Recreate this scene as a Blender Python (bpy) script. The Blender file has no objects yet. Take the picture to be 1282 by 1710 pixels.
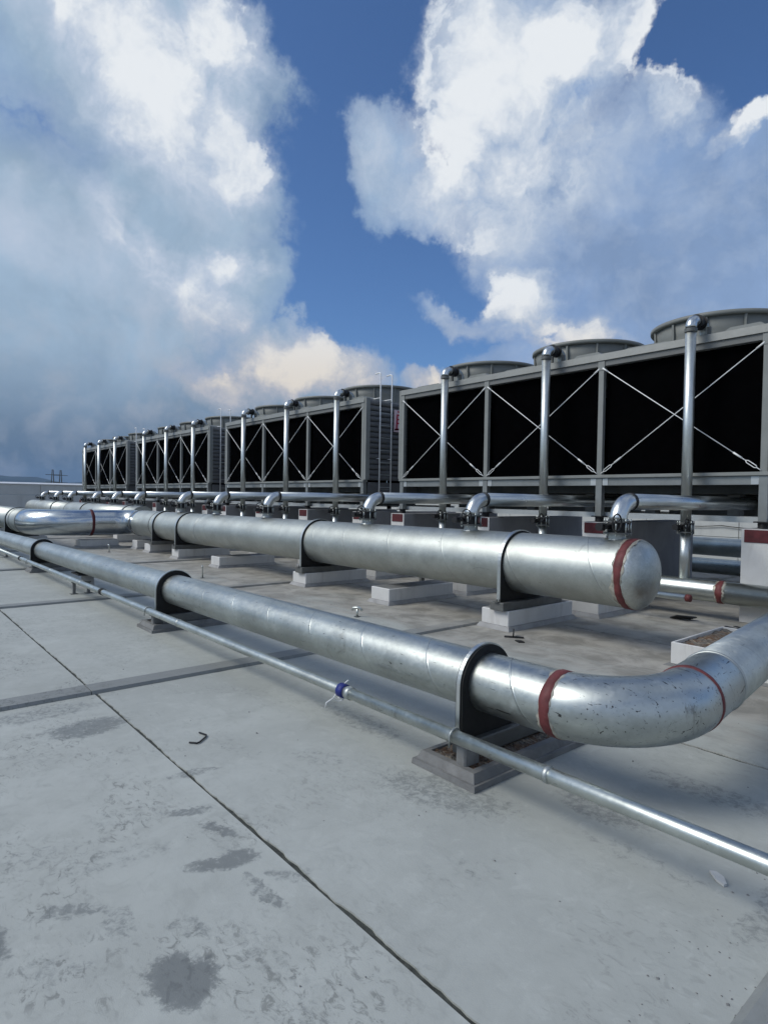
import bpy, bmesh, math, random
from mathutils import Vector, Matrix
R = math.radians
random.seed(7)
sc = bpy.context.scene
COL = sc.collection

# ---------------------------------------------------------------- camera
cd = bpy.data.cameras.new('camera')
cam = bpy.data.objects.new('camera', cd)
COL.objects.link(cam)
FW = Vector((-0.76075275, 0.64865602, -0.02237473))
RT = Vector((0.64845268, 0.76107893, 0.01637017))
UP = Vector((-0.02764755, 0.0020553, 0.99961562))
m = Matrix((RT, UP, -FW)).transposed().to_4x4()
m.translation = Vector((0, 0, 1.5))
cam.matrix_world = m
cd.sensor_fit = 'VERTICAL'
cd.sensor_height = 36.0
cd.lens = 36.0 * 1022.27 / 1710.0
cd.clip_start = 0.05
cd.clip_end = 20000
sc.camera = cam

# ---------------------------------------------------------------- light, exposure
SUN_DIR = Vector((-0.42, -0.72, 0.80)).normalized()      # towards the sun: behind the photographer, over the left shoulder
SUN_EL = math.asin(SUN_DIR.z)
SUN_ROT = math.atan2(SUN_DIR.x, SUN_DIR.y)
sc.view_settings.view_transform = 'Standard'
sc.view_settings.look = 'None'
sc.view_settings.exposure = 0.55
sc.view_settings.gamma = 1.0
sc.view_settings.use_curve_mapping = False
ld = bpy.data.lights.new('sun', 'SUN')
ld.energy = 1.5
ld.angle = R(26)                                          # sun veiled by cloud
ld.color = (1.0, 0.97, 0.90)
sun = bpy.data.objects.new('sun', ld)
COL.objects.link(sun)
sun.rotation_euler = (-SUN_DIR).to_track_quat('-Z', 'Y').to_euler()
sun.location = (-6, -12, 16)


class N:
    """Small wrapper that writes shader nodes."""
    def __init__(s, tree):
        s.t = tree
        tree.nodes.clear()

    def new(s, kind, **kw):
        n = s.t.nodes.new(kind)
        for k, v in kw.items():
            setattr(n, k, v)
        return n

    def put(s, sock, v):
        if hasattr(v, 'is_output'):
            s.t.links.new(v, sock)
        elif v is not None:
            sock.default_value = v

    def math(s, op, a, b=None, c=None, clamp=False):
        n = s.new('ShaderNodeMath', operation=op, use_clamp=clamp)
        for i, v in enumerate((a, b, c)):
            if v is not None:
                s.put(n.inputs[i], v)
        return n.outputs[0]

    def vmath(s, op, a, b=None, scale=None):
        n = s.new('ShaderNodeVectorMath', operation=op)
        s.put(n.inputs[0], a)
        if b is not None:
            s.put(n.inputs[1], b)
        if scale is not None:
            s.put(n.inputs['Scale'], scale)
        return n.outputs['Value'] if op in ('DOT_PRODUCT', 'LENGTH', 'DISTANCE') else n.outputs[0]

    def noise(s, vec, scale, detail=4, rough=0.55, dist=0.0, color=False):
        n = s.new('ShaderNodeTexNoise')
        s.put(n.inputs['Vector'], vec)
        n.inputs['Scale'].default_value = scale
        n.inputs['Detail'].default_value = detail
        n.inputs['Roughness'].default_value = rough
        n.inputs['Distortion'].default_value = dist
        return n.outputs['Color'] if color else n.outputs[0]

    def voronoi(s, vec, scale, feature='F1', out='Color'):
        n = s.new('ShaderNodeTexVoronoi', feature=feature)
        s.put(n.inputs['Vector'], vec)
        n.inputs['Scale'].default_value = scale
        return n.outputs[out]

    def step(s, v, a, b):
        n = s.new('ShaderNodeMapRange', interpolation_type='SMOOTHSTEP')
        s.put(n.inputs['Value'], v)
        n.inputs['From Min'].default_value = a
        n.inputs['From Max'].default_value = b
        n.inputs['To Min'].default_value = 0.0
        n.inputs['To Max'].default_value = 1.0
        return n.outputs[0]

    def rng(s, v, a, b, c, d):
        n = s.new('ShaderNodeMapRange')
        s.put(n.inputs['Value'], v)
        for k, x in zip(('From Min', 'From Max', 'To Min', 'To Max'), (a, b, c, d)):
            n.inputs[k].default_value = x
        return n.outputs[0]

    def mix(s, f, a, b, blend='MIX'):
        n = s.new('ShaderNodeMix', data_type='RGBA', blend_type=blend)
        s.put(n.inputs[0], f)
        s.put(n.inputs[6], rgba(a))
        s.put(n.inputs[7], rgba(b))
        return n.outputs[2]

    def bump(s, h, strength=0.2, dist=0.01, normal=None):
        n = s.new('ShaderNodeBump')
        s.put(n.inputs['Height'], h)
        n.inputs['Strength'].default_value = strength
        n.inputs['Distance'].default_value = dist
        if normal is not None:
            s.put(n.inputs['Normal'], normal)
        return n.outputs[0]

    def xyz(s, v):
        n = s.new('ShaderNodeSeparateXYZ')
        s.put(n.inputs[0], v)
        return n.outputs

    def vec(s, x, y, z):
        n = s.new('ShaderNodeCombineXYZ')
        for i, v in enumerate((x, y, z)):
            s.put(n.inputs[i], v)
        return n.outputs[0]


def rgba(c):
    if hasattr(c, 'is_output'):
        return c
    return (c[0], c[1], c[2], 1.0)


# ---------------------------------------------------------------- sky: Nishita air with banks of cloud set by direction
# each cloud lobe: centre direction, two tangent axes (already divided by the lobe's size), strength
OP=[
[[-0.8149,0.1921,0.5468],[0.937,4.407,-0.152],[-3.63,-1.265,-4.966],1],
[[-0.8453,0.3376,0.4141],[-0.705,4.221,-4.881],[-2.922,-3.729,-2.926],1],
[[-0.9307,0.2286,0.2857],[0.891,3.022,0.485],[-1.285,0.339,-4.456],1],
[[-0.9707,0.2157,0.1056],[0.626,2.719,0.206],[-0.795,0.209,-7.736],1],
[[-0.8643,0.3914,0.316],[2.007,6.918,-3.079],[-3.395,-2.426,-6.281],0.95],
[[-0.8357,0.4975,0.2324],[3.109,6.159,-2.007],[-4.828,-2.327,-12.38],0.75],
[[-0.8163,0.5407,0.2035],[4.921,7.297,0.352],[-2.165,1.657,-13.09],1],
[[-0.5133,0.6505,0.5598],[4.598,4.056,-0.497],[-2.018,2.806,-5.112],1.05],
[[-0.5647,0.6664,0.4868],[8.327,7.522,-0.638],[-2.428,3.154,-7.134],1.0],
[[-0.4581,0.783,0.4209],[2.941,2.426,-1.312],[-2.76,1.433,-5.67],1],
[[-0.3595,0.8795,0.3118],[4.248,1.963,-0.638],[-0.502,1.601,-5.095],1],
[[-0.2934,0.8477,0.442],[10.769,5.073,-2.581],[-1.709,6.207,-13.039],1],
[[-0.6528,0.6138,0.4439],[4.014,5.315,-1.446],[-8.393,1.59,-14.541],0.72],
[[-0.6828,0.5369,0.4955],[6.528,13.741,-5.894],[-10.651,-2.674,-11.777],0.55],
[[-0.5624,0.7663,0.3107],[8.47,6.452,-0.581],[-2.392,3.802,-13.705],0.9],
[[-0.4218,0.698,0.5787],[9.431,7.12,-1.713],[-3.978,7.365,-11.783],1.0],
[[-0.3898,0.7773,0.4938],[5.898,6.789,-6.03],[-13.013,0.853,-11.616],1],
[[-0.6525,0.6929,0.3067],[5.476,6.09,-2.11],[-12.737,1.357,-30.16],0.4],
[[-0.589,0.7754,0.2274],[6.056,4.674,-0.249],[-2.211,3.561,-17.867],0.7],
[[-0.6968,0.688,0.2028],[6.829,6.913,0.011],[-2.808,3.326,-20.93],0.85],
[[-0.4031,0.8934,0.1984],[4.362,2.048,-0.359],[-0.528,1.713,-8.783],0.9],
[[-0.959,0.2776,0.0574],[0.751,2.572,0.117],[-0.377,0.151,-7.034],1],
[[-0.7613,0.3257,0.5606],[3.348,5.993,1.066],[-3.604,1.626,-5.839],1],
[[-0.6759,0.5645,0.4738],[8.041,9.452,0.208],[-4.341,3.924,-10.868],0.8],
[[-0.8273,0.5256,0.1982],[3.382,5.223,0.269],[-1.901,1.396,-11.639],1],
[[-0.9798,0.1872,0.0699],[0.454,2.322,0.138],[-0.367,0.088,-5.378],1.1],
[[-0.9673,0.1416,0.2105],[0.758,4.234,0.635],[-0.648,0.101,-3.047],1],
[[-0.8707,0.4656,0.1583],[1.957,3.591,0.206],[-1.796,1.133,-13.209],0.8],
]
BR=[
[[-0.8031,0.2436,0.5438],[0.293,3.619,-1.189],[-4.259,-2.857,-5.01],1.05],
[[-0.7884,0.3898,0.4759],[-1.01,6.036,-6.618],[-7.682,-8.358,-5.88],1.0],
[[-0.8134,0.1538,0.561],[0.467,6.382,-1.072],[-8.585,-5.254,-11.009],0.85],
[[-0.8711,0.3948,0.292],[4.959,3.785,9.678],[2.788,9.343,-4.314],0.72],
[[-0.8473,0.4066,0.3415],[7.62,14.506,1.633],[-6.05,3.144,-18.754],0.7],
[[-0.8888,0.3038,0.3432],[0.554,4.678,-2.705],[-7.613,-7.544,-13.037],0.55],
[[-0.8233,0.5284,0.2074],[3.868,5.907,0.306],[-1.789,1.321,-10.47],1.15],
[[-0.7315,0.356,0.5815],[3.867,9.849,-1.164],[-5.833,-0.877,-6.801],0.95],
[[-0.5453,0.6162,0.5682],[4.46,5.011,-1.155],[-3.055,1.738,-4.816],1.05],
[[-0.612,0.6261,0.4831],[8.978,9.718,-1.222],[-2.983,2.189,-6.616],1.0],
[[-0.4558,0.6714,0.5844],[4.291,3.486,-0.658],[-4.009,6.537,-10.636],1.0],
[[-0.3823,0.7266,0.5709],[13.07,10.803,-4.997],[-6.351,6.289,-12.257],0.85],
[[-0.574,0.7521,0.3237],[6.246,7.555,-6.478],[-7.794,-1.883,-9.445],1.0],
[[-0.2919,0.8304,0.4747],[13.271,4.984,-0.558],[1.911,17.691,-29.775],1.3],
[[-0.6076,0.6664,0.4321],[3.541,4.109,-1.358],[-5.459,1.435,-9.89],0.62],
[[-0.5192,0.8121,0.2663],[5.987,4.86,-3.148],[-8.082,0.684,-17.844],0.75],
[[-0.3597,0.7768,0.5169],[8.114,9.28,-8.299],[-14.057,1.481,-12.008],0.7],
[[-0.6855,0.5392,0.4893],[5.351,9.109,-2.542],[-6.886,-0.121,-9.515],0.34],
[[-0.7022,0.6798,0.2118],[8.239,8.501,0.03],[-3.327,3.827,-23.307],0.9],
[[-0.5115,0.7028,0.4944],[3.528,3.33,-1.084],[-2.596,1.758,-5.184],0.62],
[[-0.889,0.4237,0.1738],[2.867,6.938,-2.251],[-5.174,-3.969,-16.784],0.55],
[[-0.9254,0.2047,0.319],[0.59,3.796,-0.725],[-3.731,-2.37,-9.302],0.32],
[[-0.6525,0.6929,0.3067],[5.091,5.662,-1.962],[-11.129,1.186,-26.351],0.4],
]


SKY_GAIN = 1.0 / 2 ** 0.55


def build_world():
    w = bpy.data.worlds.new('World')
    sc.world = w
    w.use_nodes = True
    n = N(w.node_tree)
    d = n.new('ShaderNodeTexCoord').outputs['Generated']
    d = n.vmath('NORMALIZE', d)
    air = n.new('ShaderNodeTexSky', sky_type='NISHITA', sun_disc=False)
    air.sun_elevation = SUN_EL
    air.sun_rotation = SUN_ROT
    air.air_density = 1.0
    air.dust_density = 0.6
    air.ozone_density = 3.0

    def off(v, c):                                    # centred noise colour as a vector
        return n.vmath('SUBTRACT', v, (0.5, 0.5, 0.5))
    w1 = n.vmath('SCALE', off(n.noise(d, 3.2, 3, 0.5, color=True), 0), scale=0.16)
    w2 = n.vmath('SCALE', off(n.noise(d, 10.0, 5, 0.6, color=True), 0), scale=0.085)
    w3 = n.vmath('SCALE', off(n.noise(d, 42.0, 6, 0.68, color=True), 0), scale=0.036)
    wd = n.vmath('ADD', n.vmath('ADD', d, w1), n.vmath('ADD', w2, w3))
    ws = n.vmath('ADD', d, n.vmath('SCALE', w1, scale=0.9))
    ws = n.vmath('ADD', ws, n.vmath('SCALE', w2, scale=1.3))
    ws = n.vmath('ADD', ws, n.vmath('SCALE', w3, scale=0.8))

    def lobes(tab, v, soft=False):
        acc = None
        for c, a, b, amp in tab:
            u = n.vmath('SUBTRACT', v, tuple(c))
            p = n.vmath('DOT_PRODUCT', u, tuple(a))
            q = n.vmath('DOT_PRODUCT', u, tuple(b))
            k = n.vmath('DOT_PRODUCT', v, tuple(c))   # keeps the lobe on its own side of the sky
            r2 = n.math('MULTIPLY_ADD', p, p, n.math('MULTIPLY', q, q))
            f = n.math('SUBTRACT', 1.0, n.math('SQRT', r2), clamp=True)
            if soft:
                f = n.step(f, 0.0, 0.85)
            f = n.math('MULTIPLY', f, n.math('MULTIPLY', n.math('GREATER_THAN', k, 0.0), amp))
            acc = f if acc is None else n.math('MAXIMUM' if not soft else 'SMOOTH_MAX', acc, f, 0.12 if soft else None)
        return acc
    dx, dy, dz = n.xyz(d)
    right = n.step(n.vmath('DOT_PRODUCT', d, tuple(RT)), -0.15, 0.20)
    # cloud over the rest of the sky, outside the banks the photograph shows
    rest = n.step(n.noise(n.vec(dx, dy, n.math('MULTIPLY', dz, 1.8)), 2.3, 6, 0.55, 0.3), 0.36, 0.58)
    fwd = n.vmath('DOT_PRODUCT', d, (-0.7573, 0.6457, 0.1))
    rest = n.math('MULTIPLY', rest, n.step(fwd, 0.72, 0.40))
    op = lobes(OP, wd)
    fine = n.noise(d, 22.0, 8, 0.64)
    big = n.noise(d, 5.5, 6, 0.6, 0.4)
    streak = n.noise(n.vmath('MULTIPLY', n.vmath('ADD', d, w1), (1.0, 1.0, 2.6)), 7.0, 7, 0.6, 0.6)
    op = n.math('ADD', op, n.math('MULTIPLY', n.math('SUBTRACT', fine, 0.5), 0.15))
    op = n.math('ADD', op, n.math('MULTIPLY', n.math('SUBTRACT', big, 0.5), 0.10))
    A = n.math('MAXIMUM', n.step(op, 0.08, 0.26), n.math('MULTIPLY', rest, 0.95))
    body = n.rng(op, 0.10, 0.48, 0.50, 1.0)
    br = lobes(BR, ws, True)
    calm = n.math('MAXIMUM', n.rng(n.step(dz, 0.46, 0.14), 0.0, 1.0, 0.55, 0.10), n.step(br, 0.10, 0.55))
    br = n.math('ADD', br, n.math('MULTIPLY', n.math('SUBTRACT', big, 0.5), n.math('MULTIPLY', calm, 0.34)))
    br = n.math('ADD', br, n.math('MULTIPLY', n.math('SUBTRACT', streak, 0.5), n.math('MULTIPLY', calm, 0.36)))
    br = n.math('ADD', br, n.math('MULTIPLY', n.math('SUBTRACT', fine, 0.5), n.math('MULTIPLY', calm, 0.30)))
    # puffs: thickness differenced towards the light gives them lit and shaded sides
    toward = (-0.012, -0.016, 0.022)
    pa = n.noise(n.vmath('ADD', d, w2), 8.5, 8, 0.60, 0.25)
    pb = n.noise(n.vmath('ADD', n.vmath('ADD', d, w2), toward), 8.5, 8, 0.60, 0.25)
    relief = n.math('SUBTRACT', pa, pb)
    inner = n.math('MULTIPLY', n.step(br, 0.12, 0.60), calm)
    br = n.math('ADD', br, n.math('MULTIPLY', n.math('MULTIPLY', relief, 2.3), n.rng(inner, 0, 1, 0.30, 1.0)))
    br = n.math('ADD', br, n.math('MULTIPLY', n.math('MULTIPLY', n.step(op, 0.42, 0.14), inner), 0.22))
    br = n.math('MAXIMUM', br, n.math('MULTIPLY', rest, n.rng(big, 0.3, 0.7, 0.45, 1.05)))
    # colours of the cloud: blue-grey in its thick shaded parts, white where it is lit, cream low down
    low = n.step(dz, 0.32, 0.16)
    shade = n.mix(right, (0.345, 0.470, 0.615), (0.245, 0.360, 0.575))
    shade = n.mix(n.step(big, 0.30, 0.70), n.vmath('SCALE', shade, scale=0.86), n.vmath('SCALE', shade, scale=1.10))
    shade = n.mix(n.step(dz, 0.24, 0.015), shade, (0.085, 0.142, 0.225))
    lit = n.mix(low, (0.82, 0.855, 0.89), (0.79, 0.73, 0.65))
    mid = n.mix(low, (0.49, 0.575, 0.705), (0.46, 0.48, 0.54))
    cl = n.mix(n.rng(br, 0.05, 0.50, 0.0, 1.0), shade, mid)
    cl = n.mix(n.step(br, 0.42, 1.12), cl, lit)
    clear = n.vmath('MULTIPLY', n.vmath('SCALE', air.outputs[0], scale=0.62 * 1.06), (1.0, 1.32, 1.72))
    thin = n.math('MULTIPLY', A, n.math('MAXIMUM', n.math('MAXIMUM', body, n.step(br, 0.35, 0.75)), rest))
    out = n.mix(thin, clear, n.vmath('SCALE', cl, scale=10.0))
    out = n.vmath('SCALE', out, scale=SKY_GAIN)
    bg = n.new('ShaderNodeBackground')
    n.put(bg.inputs[0], out)
    bg.inputs[1].default_value = 0.10
    o = n.new('ShaderNodeOutputWorld')
    n.t.links.new(bg.outputs[0], o.inputs[0])


build_world()


# ---------------------------------------------------------------- mesh helpers
OFF = {}


class M:
    """Collects geometry in world coordinates and links it as one mesh object."""
    def __init__(s):
        s.v = []; s.f = []; s.sm = []

    def add(s, vs, fs, smooth=False):
        o = len(s.v)
        s.v.extend([tuple(v) for v in vs])
        s.f.extend([tuple(i + o for i in f) for f in fs])
        s.sm.extend([smooth] * len(fs))
        return s

    def box(s, x0, x1, y0, y1, z0, z1):
        vs = [(x, y, z) for z in (z0, z1) for y in (y0, y1) for x in (x0, x1)]
        return s.add(vs, [(0, 2, 3, 1), (4, 5, 7, 6), (0, 1, 5, 4), (2, 6, 7, 3), (0, 4, 6, 2), (1, 3, 7, 5)])

    def frustum(s, x0, x1, y0, y1, z0, z1, inset):
        i = inset
        vs = [(x0, y0, z0), (x1, y0, z0), (x1, y1, z0), (x0, y1, z0),
              (x0 + i, y0 + i, z1), (x1 - i, y0 + i, z1), (x1 - i, y1 - i, z1), (x0 + i, y1 - i, z1)]
        return s.add(vs, [(3, 2, 1, 0), (4, 5, 6, 7), (0, 1, 5, 4), (1, 2, 6, 5), (2, 3, 7, 6), (3, 0, 4, 7)])

    def prism(s, outline, axis, a, b, smooth=False):
        """outline: list of 2D points; extruded from a to b along axis (0 x, 1 y, 2 z)."""
        def P(p, t):
            return [(t, p[0], p[1]), (p[0], t, p[1]), (p[0], p[1], t)][axis]
        k = len(outline)
        vs = [P(p, a) for p in outline] + [P(p, b) for p in outline]
        area = sum(outline[i][0] * outline[(i + 1) % k][1] - outline[(i + 1) % k][0] * outline[i][1] for i in range(k))
        flip = (area < 0) != (axis == 1)
        fs = [(i, (i + 1) % k, (i + 1) % k + k, i + k) for i in range(k)]
        caps = [tuple(range(k - 1, -1, -1)), tuple(range(k, 2 * k))]
        if flip:
            fs = [f[::-1] for f in fs]; caps = [f[::-1] for f in caps]
        o = len(s.v)
        s.add(vs, fs, smooth); s.add([], [])
        for f in caps:
            s.f.append(tuple(i + o for i in f)); s.sm.append(False)
        return s

    def tube(s, pts, r, n=16, cap=True, smooth=True):
        pts = [Vector(p) for p in pts]
        rr = r if isinstance(r, (list, tuple)) else [r] * len(pts)
        t0 = (pts[1] - pts[0]).normalized()
        a = Vector((0, 0, 1)) if abs(t0.z) < 0.9 else Vector((1, 0, 0))
        nx = t0.cross(a).normalized()
        vs = []
        for i, p in enumerate(pts):
            if i == 0:
                t = (pts[1] - pts[0])
            elif i == len(pts) - 1:
                t = pts[-1] - pts[-2]
            else:
                t = (pts[i + 1] - p).normalized() + (p - pts[i - 1]).normalized()
            t.normalize()
            nx = (nx - t * nx.dot(t)).normalized()
            ny = t.cross(nx)
            for k in range(n):
                c = 2 * math.pi * k / n
                vs.append(p + (nx * math.cos(c) + ny * math.sin(c)) * rr[i])
        fs = []
        for i in range(len(pts) - 1):
            for k in range(n):
                k2 = (k + 1) % n
                fs.append((i * n + k, i * n + k2, (i + 1) * n + k2, (i + 1) * n + k))
        o = len(s.v)
        s.add(vs, fs, smooth)
        if cap:
            L = len(pts) - 1
            s.f.append(tuple(o + k for k in range(n - 1, -1, -1))); s.sm.append(False)
            s.f.append(tuple(o + L * n + k for k in range(n))); s.sm.append(False)
        return s

    def bar(s, p, q, w, h):
        """straight bar of rectangular section."""
        p = Vector(p); q = Vector(q); t = (q - p).normalized()
        a = Vector((0, 0, 1)) if abs(t.z) < 0.95 else Vector((0, 1, 0))
        x = t.cross(a).normalized() * (w / 2); y = x.cross(t).normalized() * (h / 2)
        vs = [p - x - y, p + x - y, p + x + y, p - x + y, q - x - y, q + x - y, q + x + y, q - x + y]
        return s.add(vs, [(0, 1, 2, 3), (7, 6, 5, 4), (1, 0, 4, 5), (2, 1, 5, 6), (3, 2, 6, 7), (0, 3, 7, 4)])

    def lathe(s, prof, org, axis, n=32, smooth=True, closed=False):
        """prof: list of (distance along axis, radius)."""
        org = Vector(org); ax = Vector(axis).normalized()
        a = Vector((0, 0, 1)) if abs(ax.z) < 0.9 else Vector((1, 0, 0))
        u = ax.cross(a).normalized(); w = ax.cross(u)
        vs = []
        for d, r in prof:
            for k in range(n):
                c = 2 * math.pi * k / n
                vs.append(org + ax * d + (u * math.cos(c) + w * math.sin(c)) * max(r, 1e-4))
        L = len(prof)
        fs = []
        for i in range(L if closed else L - 1):
            j = (i + 1) % L
            for k in range(n):
                k2 = (k + 1) % n
                fs.append((i * n + k, i * n + k2, j * n + k2, j * n + k))
        return s.add(vs, fs, smooth)

    def disc(s, p, axis, r, th, n=20):
        return s.lathe([(0, 0), (0, r), (th, r), (th, 0)], p, axis, n, smooth=False)

    def build(s, name, material, parent=None, at=None, bevel=0.0, frame=None):
        """at: origin of the object (world); frame: its local axes as a 3x3 Matrix."""
        off = OFF.get(parent.name, Vector()) if parent else Vector()
        if at is None:
            at = off if parent else (Vector(s.v[0]) if not s.v else sum((Vector(v) for v in s.v), Vector()) / len(s.v))
        at = Vector(at)
        inv = frame.transposed() if frame else None
        vs = [(inv @ (Vector(v) - at)) if inv else (Vector(v) - at) for v in s.v]
        me = bpy.data.meshes.new(name)
        me.from_pydata([tuple(v) for v in vs], [], s.f)
        me.polygons.foreach_set('use_smooth', s.sm)
        me.materials.append(material)
        if bevel:
            bm = bmesh.new(); bm.from_mesh(me)
            bmesh.ops.bevel(bm, geom=[e for e in bm.edges if len(e.link_faces) == 2 and e.calc_face_angle(0) > 0.5],
                            offset=bevel, segments=1, affect='EDGES', clamp_overlap=True)
            bm.to_mesh(me); bm.free()
        me.update()
        o = bpy.data.objects.new(name, me)
        COL.objects.link(o)
        if parent:
            o.parent = parent
        o.location = at - off
        if frame:
            o.rotation_euler = frame.to_euler()
        OFF[o.name] = at
        return o


def frame_along(d):
    x = Vector(d).normalized()
    y = Vector((0, 0, 1)).cross(x).normalized()
    z = x.cross(y)
    return Matrix((x, y, z)).transposed()


def root(name, loc):
    o = bpy.data.objects.new(name, None)
    o.empty_display_size = 0.2
    COL.objects.link(o)
    o.location = loc
    OFF[o.name] = Vector(loc)
    return o


def tag(o, label=None, cat=None, group=None, kind=None):
    for k, v in (('label', label), ('category', cat), ('group', group), ('kind', kind)):
        if v:
            o[k] = v
    return o


def copy_tree(o, parent=None):
    c = o.copy(); COL.objects.link(c)
    if parent:
        c.parent = parent
    for ch in list(o.children):
        copy_tree(ch, c)
    return c


def arc(c, r, a0, a1, u, v, n=10):
    c = Vector(c); u = Vector(u); v = Vector(v)
    return [c + (u * math.cos(a0 + (a1 - a0) * i / n) + v * math.sin(a0 + (a1 - a0) * i / n)) * r for i in range(n + 1)]


# ---------------------------------------------------------------- materials
def material(name):
    mt = bpy.data.materials.new(name)
    mt.use_nodes = True
    n = N(mt.node_tree)
    bs = n.new('ShaderNodeBsdfPrincipled')
    o = n.new('ShaderNodeOutputMaterial')
    n.t.links.new(bs.outputs[0], o.inputs[0])
    return mt, n, bs


def obj_coord(n):
    v = n.new('ShaderNodeTexCoord').outputs['Object']
    r = n.new('ShaderNodeObjectInfo').outputs['Random']
    return v, n.vmath('ADD', v, n.vmath('SCALE', (37.0, 19.0, 53.0), scale=r))


def galvanised(name, base, rough, pitch=0.0, spangle=55, stain=0.5, var=0.22, seam=0.004, mottle=1.0, scuff=0.0):
    mt, n, bs = material(name)
    v, vr = obj_coord(n)
    big = n.noise(vr, 2.2, 5, 0.6)
    midn = n.noise(vr, 11.0, 5, 0.65)
    sp = n.xyz(n.voronoi(vr, spangle))[0]
    col = n.mix(n.step(big, 0.3, 0.7), tuple(c * (1 - var) for c in base), tuple(min(1, c * (1 + var * 0.6)) for c in base))
    col = n.mix(0.07 * mottle, col, n.mix(sp, (0.25, 0.26, 0.27), (0.9, 0.92, 0.94)))
    # chalky white rust and grubby marks
    chalk = n.math('MULTIPLY', n.step(midn, 0.58, 0.76), 0.28 * mottle)
    col = n.mix(chalk, col, (0.62, 0.63, 0.62))
    st = n.noise(n.vmath('MULTIPLY', vr, (1.0, 1.0, 0.6)), 6.0, 8, 0.72, 0.8)
    col = n.mix(n.math('MULTIPLY', n.step(st, 0.60, 0.70), stain * 0.65), col, (0.16, 0.15, 0.13))
    scr = n.noise(n.vmath('MULTIPLY', vr, (3.0, 26.0, 26.0)), 1.6, 3, 0.5, 1.6)
    scr = n.step(scr, 0.700 - scuff, 0.735 - scuff)
    sc2 = n.noise(n.vmath('MULTIPLY', n.vmath('ADD', vr, n.vmath('SCALE', n.noise(vr, 3.0, 2, color=True), scale=0.5)), (42.0, 5.0, 5.0)), 1.0, 4, 0.6, 0.6)
    sc2 = n.math('MULTIPLY', n.step(sc2, 0.66, 0.71), n.step(big, 0.50, 0.62))
    scr = n.math('MAXIMUM', scr, n.math('MULTIPLY', sc2, 0.55))
    pit = n.math('MULTIPLY', n.step(n.noise(vr, 55.0, 3, 0.5), 0.69 - scuff * 0.6, 0.74 - scuff * 0.6), 0.6)
    scr = n.math('MAXIMUM', scr, pit)
    col = n.mix(n.math('MULTIPLY', scr, stain * 1.1, clamp=True), col, (0.07, 0.07, 0.07))
    h = n.math('MULTIPLY_ADD', midn, 0.5, n.math('MULTIPLY', big, 0.9))
    rg = n.math('MULTIPLY_ADD', n.math('SUBTRACT', midn, 0.5), 0.24 * mottle, rough)
    rg = n.math('MULTIPLY_ADD', n.math('SUBTRACT', sp, 0.5), 0.045 * mottle, rg)
    met = n.math('SUBTRACT', 1.0, n.math('MULTIPLY', chalk, 0.9))
    nb = n.bump(h, 0.07 * mottle, 0.02)
    if pitch:
        x, y, z = n.xyz(v)
        ang = n.math('DIVIDE', n.math('ARCTAN2', y, z), 2 * math.pi)
        fr = n.math('FRACT', n.math('ADD', n.math('DIVIDE', x, pitch), ang))
        d = n.math('MULTIPLY', n.math('ABSOLUTE', n.math('SUBTRACT', fr, 0.5)), pitch)
        ln = n.step(d, seam, seam * 0.35)
        ln = n.math('MULTIPLY', ln, n.step(n.noise(vr, 3.3, 2), 0.34, 0.56))
        col = n.mix(n.math('MULTIPLY', ln, 0.42), col, (0.14, 0.145, 0.15))
        nb = n.bump(n.step(d, seam * 3.2, 0.0), 0.35, 0.004, nb)
    n.put(bs.inputs['Base Color'], col)
    n.put(bs.inputs['Metallic'], met)
    n.put(bs.inputs['Roughness'], n.math('MAXIMUM', rg, 0.12))
    n.put(bs.inputs['Normal'], nb)
    return mt


def plain(name, base, rough=0.6, var=0.12, scale=6.0, metallic=0.0, bump=0.12, dirt=0.0, dirt_col=(0.10, 0.09, 0.075), spec=0.4, streak=False):
    mt, n, bs = material(name)
    v, vr = obj_coord(n)
    a = n.noise(vr, scale, 6, 0.62)
    f = n.noise(vr, scale * 9, 4, 0.6)
    col = n.mix(n.step(a, 0.28, 0.72), tuple(c * (1 - var) for c in base), tuple(min(1, c * (1 + var)) for c in base))
    if dirt:
        q = n.vmath('MULTIPLY', vr, (3.0, 3.0, 0.35)) if streak else vr
        d1 = n.noise(q, scale * 0.9, 7, 0.7, 0.5)
        col = n.mix(n.math('MULTIPLY', n.step(d1, 0.50, 0.70), dirt), col, dirt_col)
    n.put(bs.inputs['Base Color'], col)
    bs.inputs['Metallic'].default_value = metallic
    bs.inputs['Specular IOR Level'].default_value = spec
    n.put(bs.inputs['Roughness'], n.math('MULTIPLY_ADD', n.math('SUBTRACT', f, 0.5), 0.25, rough))
    if bump:
        n.put(bs.inputs['Normal'], n.bump(n.math('MULTIPLY_ADD', f, 0.5, a), bump, 0.01))
    return mt


def debris_material(name):
    mt, n, bs = material(name)
    v, vr = obj_coord(n)
    a = n.noise(vr, 7.0, 8, 0.7, 0.6)
    b = n.noise(n.vmath('MULTIPLY', vr, (1.0, 3.0, 1.0)), 26.0, 8, 0.7, 1.0)
    c = n.voronoi(n.vmath('MULTIPLY', vr, (1.0, 2.6, 1.0)), 34.0)
    col = n.mix(n.step(a, 0.42, 0.60), (0.17, 0.16, 0.14), (0.17, 0.095, 0.05))
    col = n.mix(n.step(b, 0.48, 0.60), col, (0.045, 0.040, 0.034))
    col = n.mix(n.math('MULTIPLY', n.step(n.xyz(c)[0], 0.78, 0.86), 0.7), col, (0.30, 0.25, 0.19))
    n.put(bs.inputs['Base Color'], col)
    bs.inputs['Roughness'].default_value = 0.9
    n.put(bs.inputs['Normal'], n.bump(n.math('ADD', b, n.xyz(c)[1]), 0.8, 0.012))
    return mt


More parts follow.
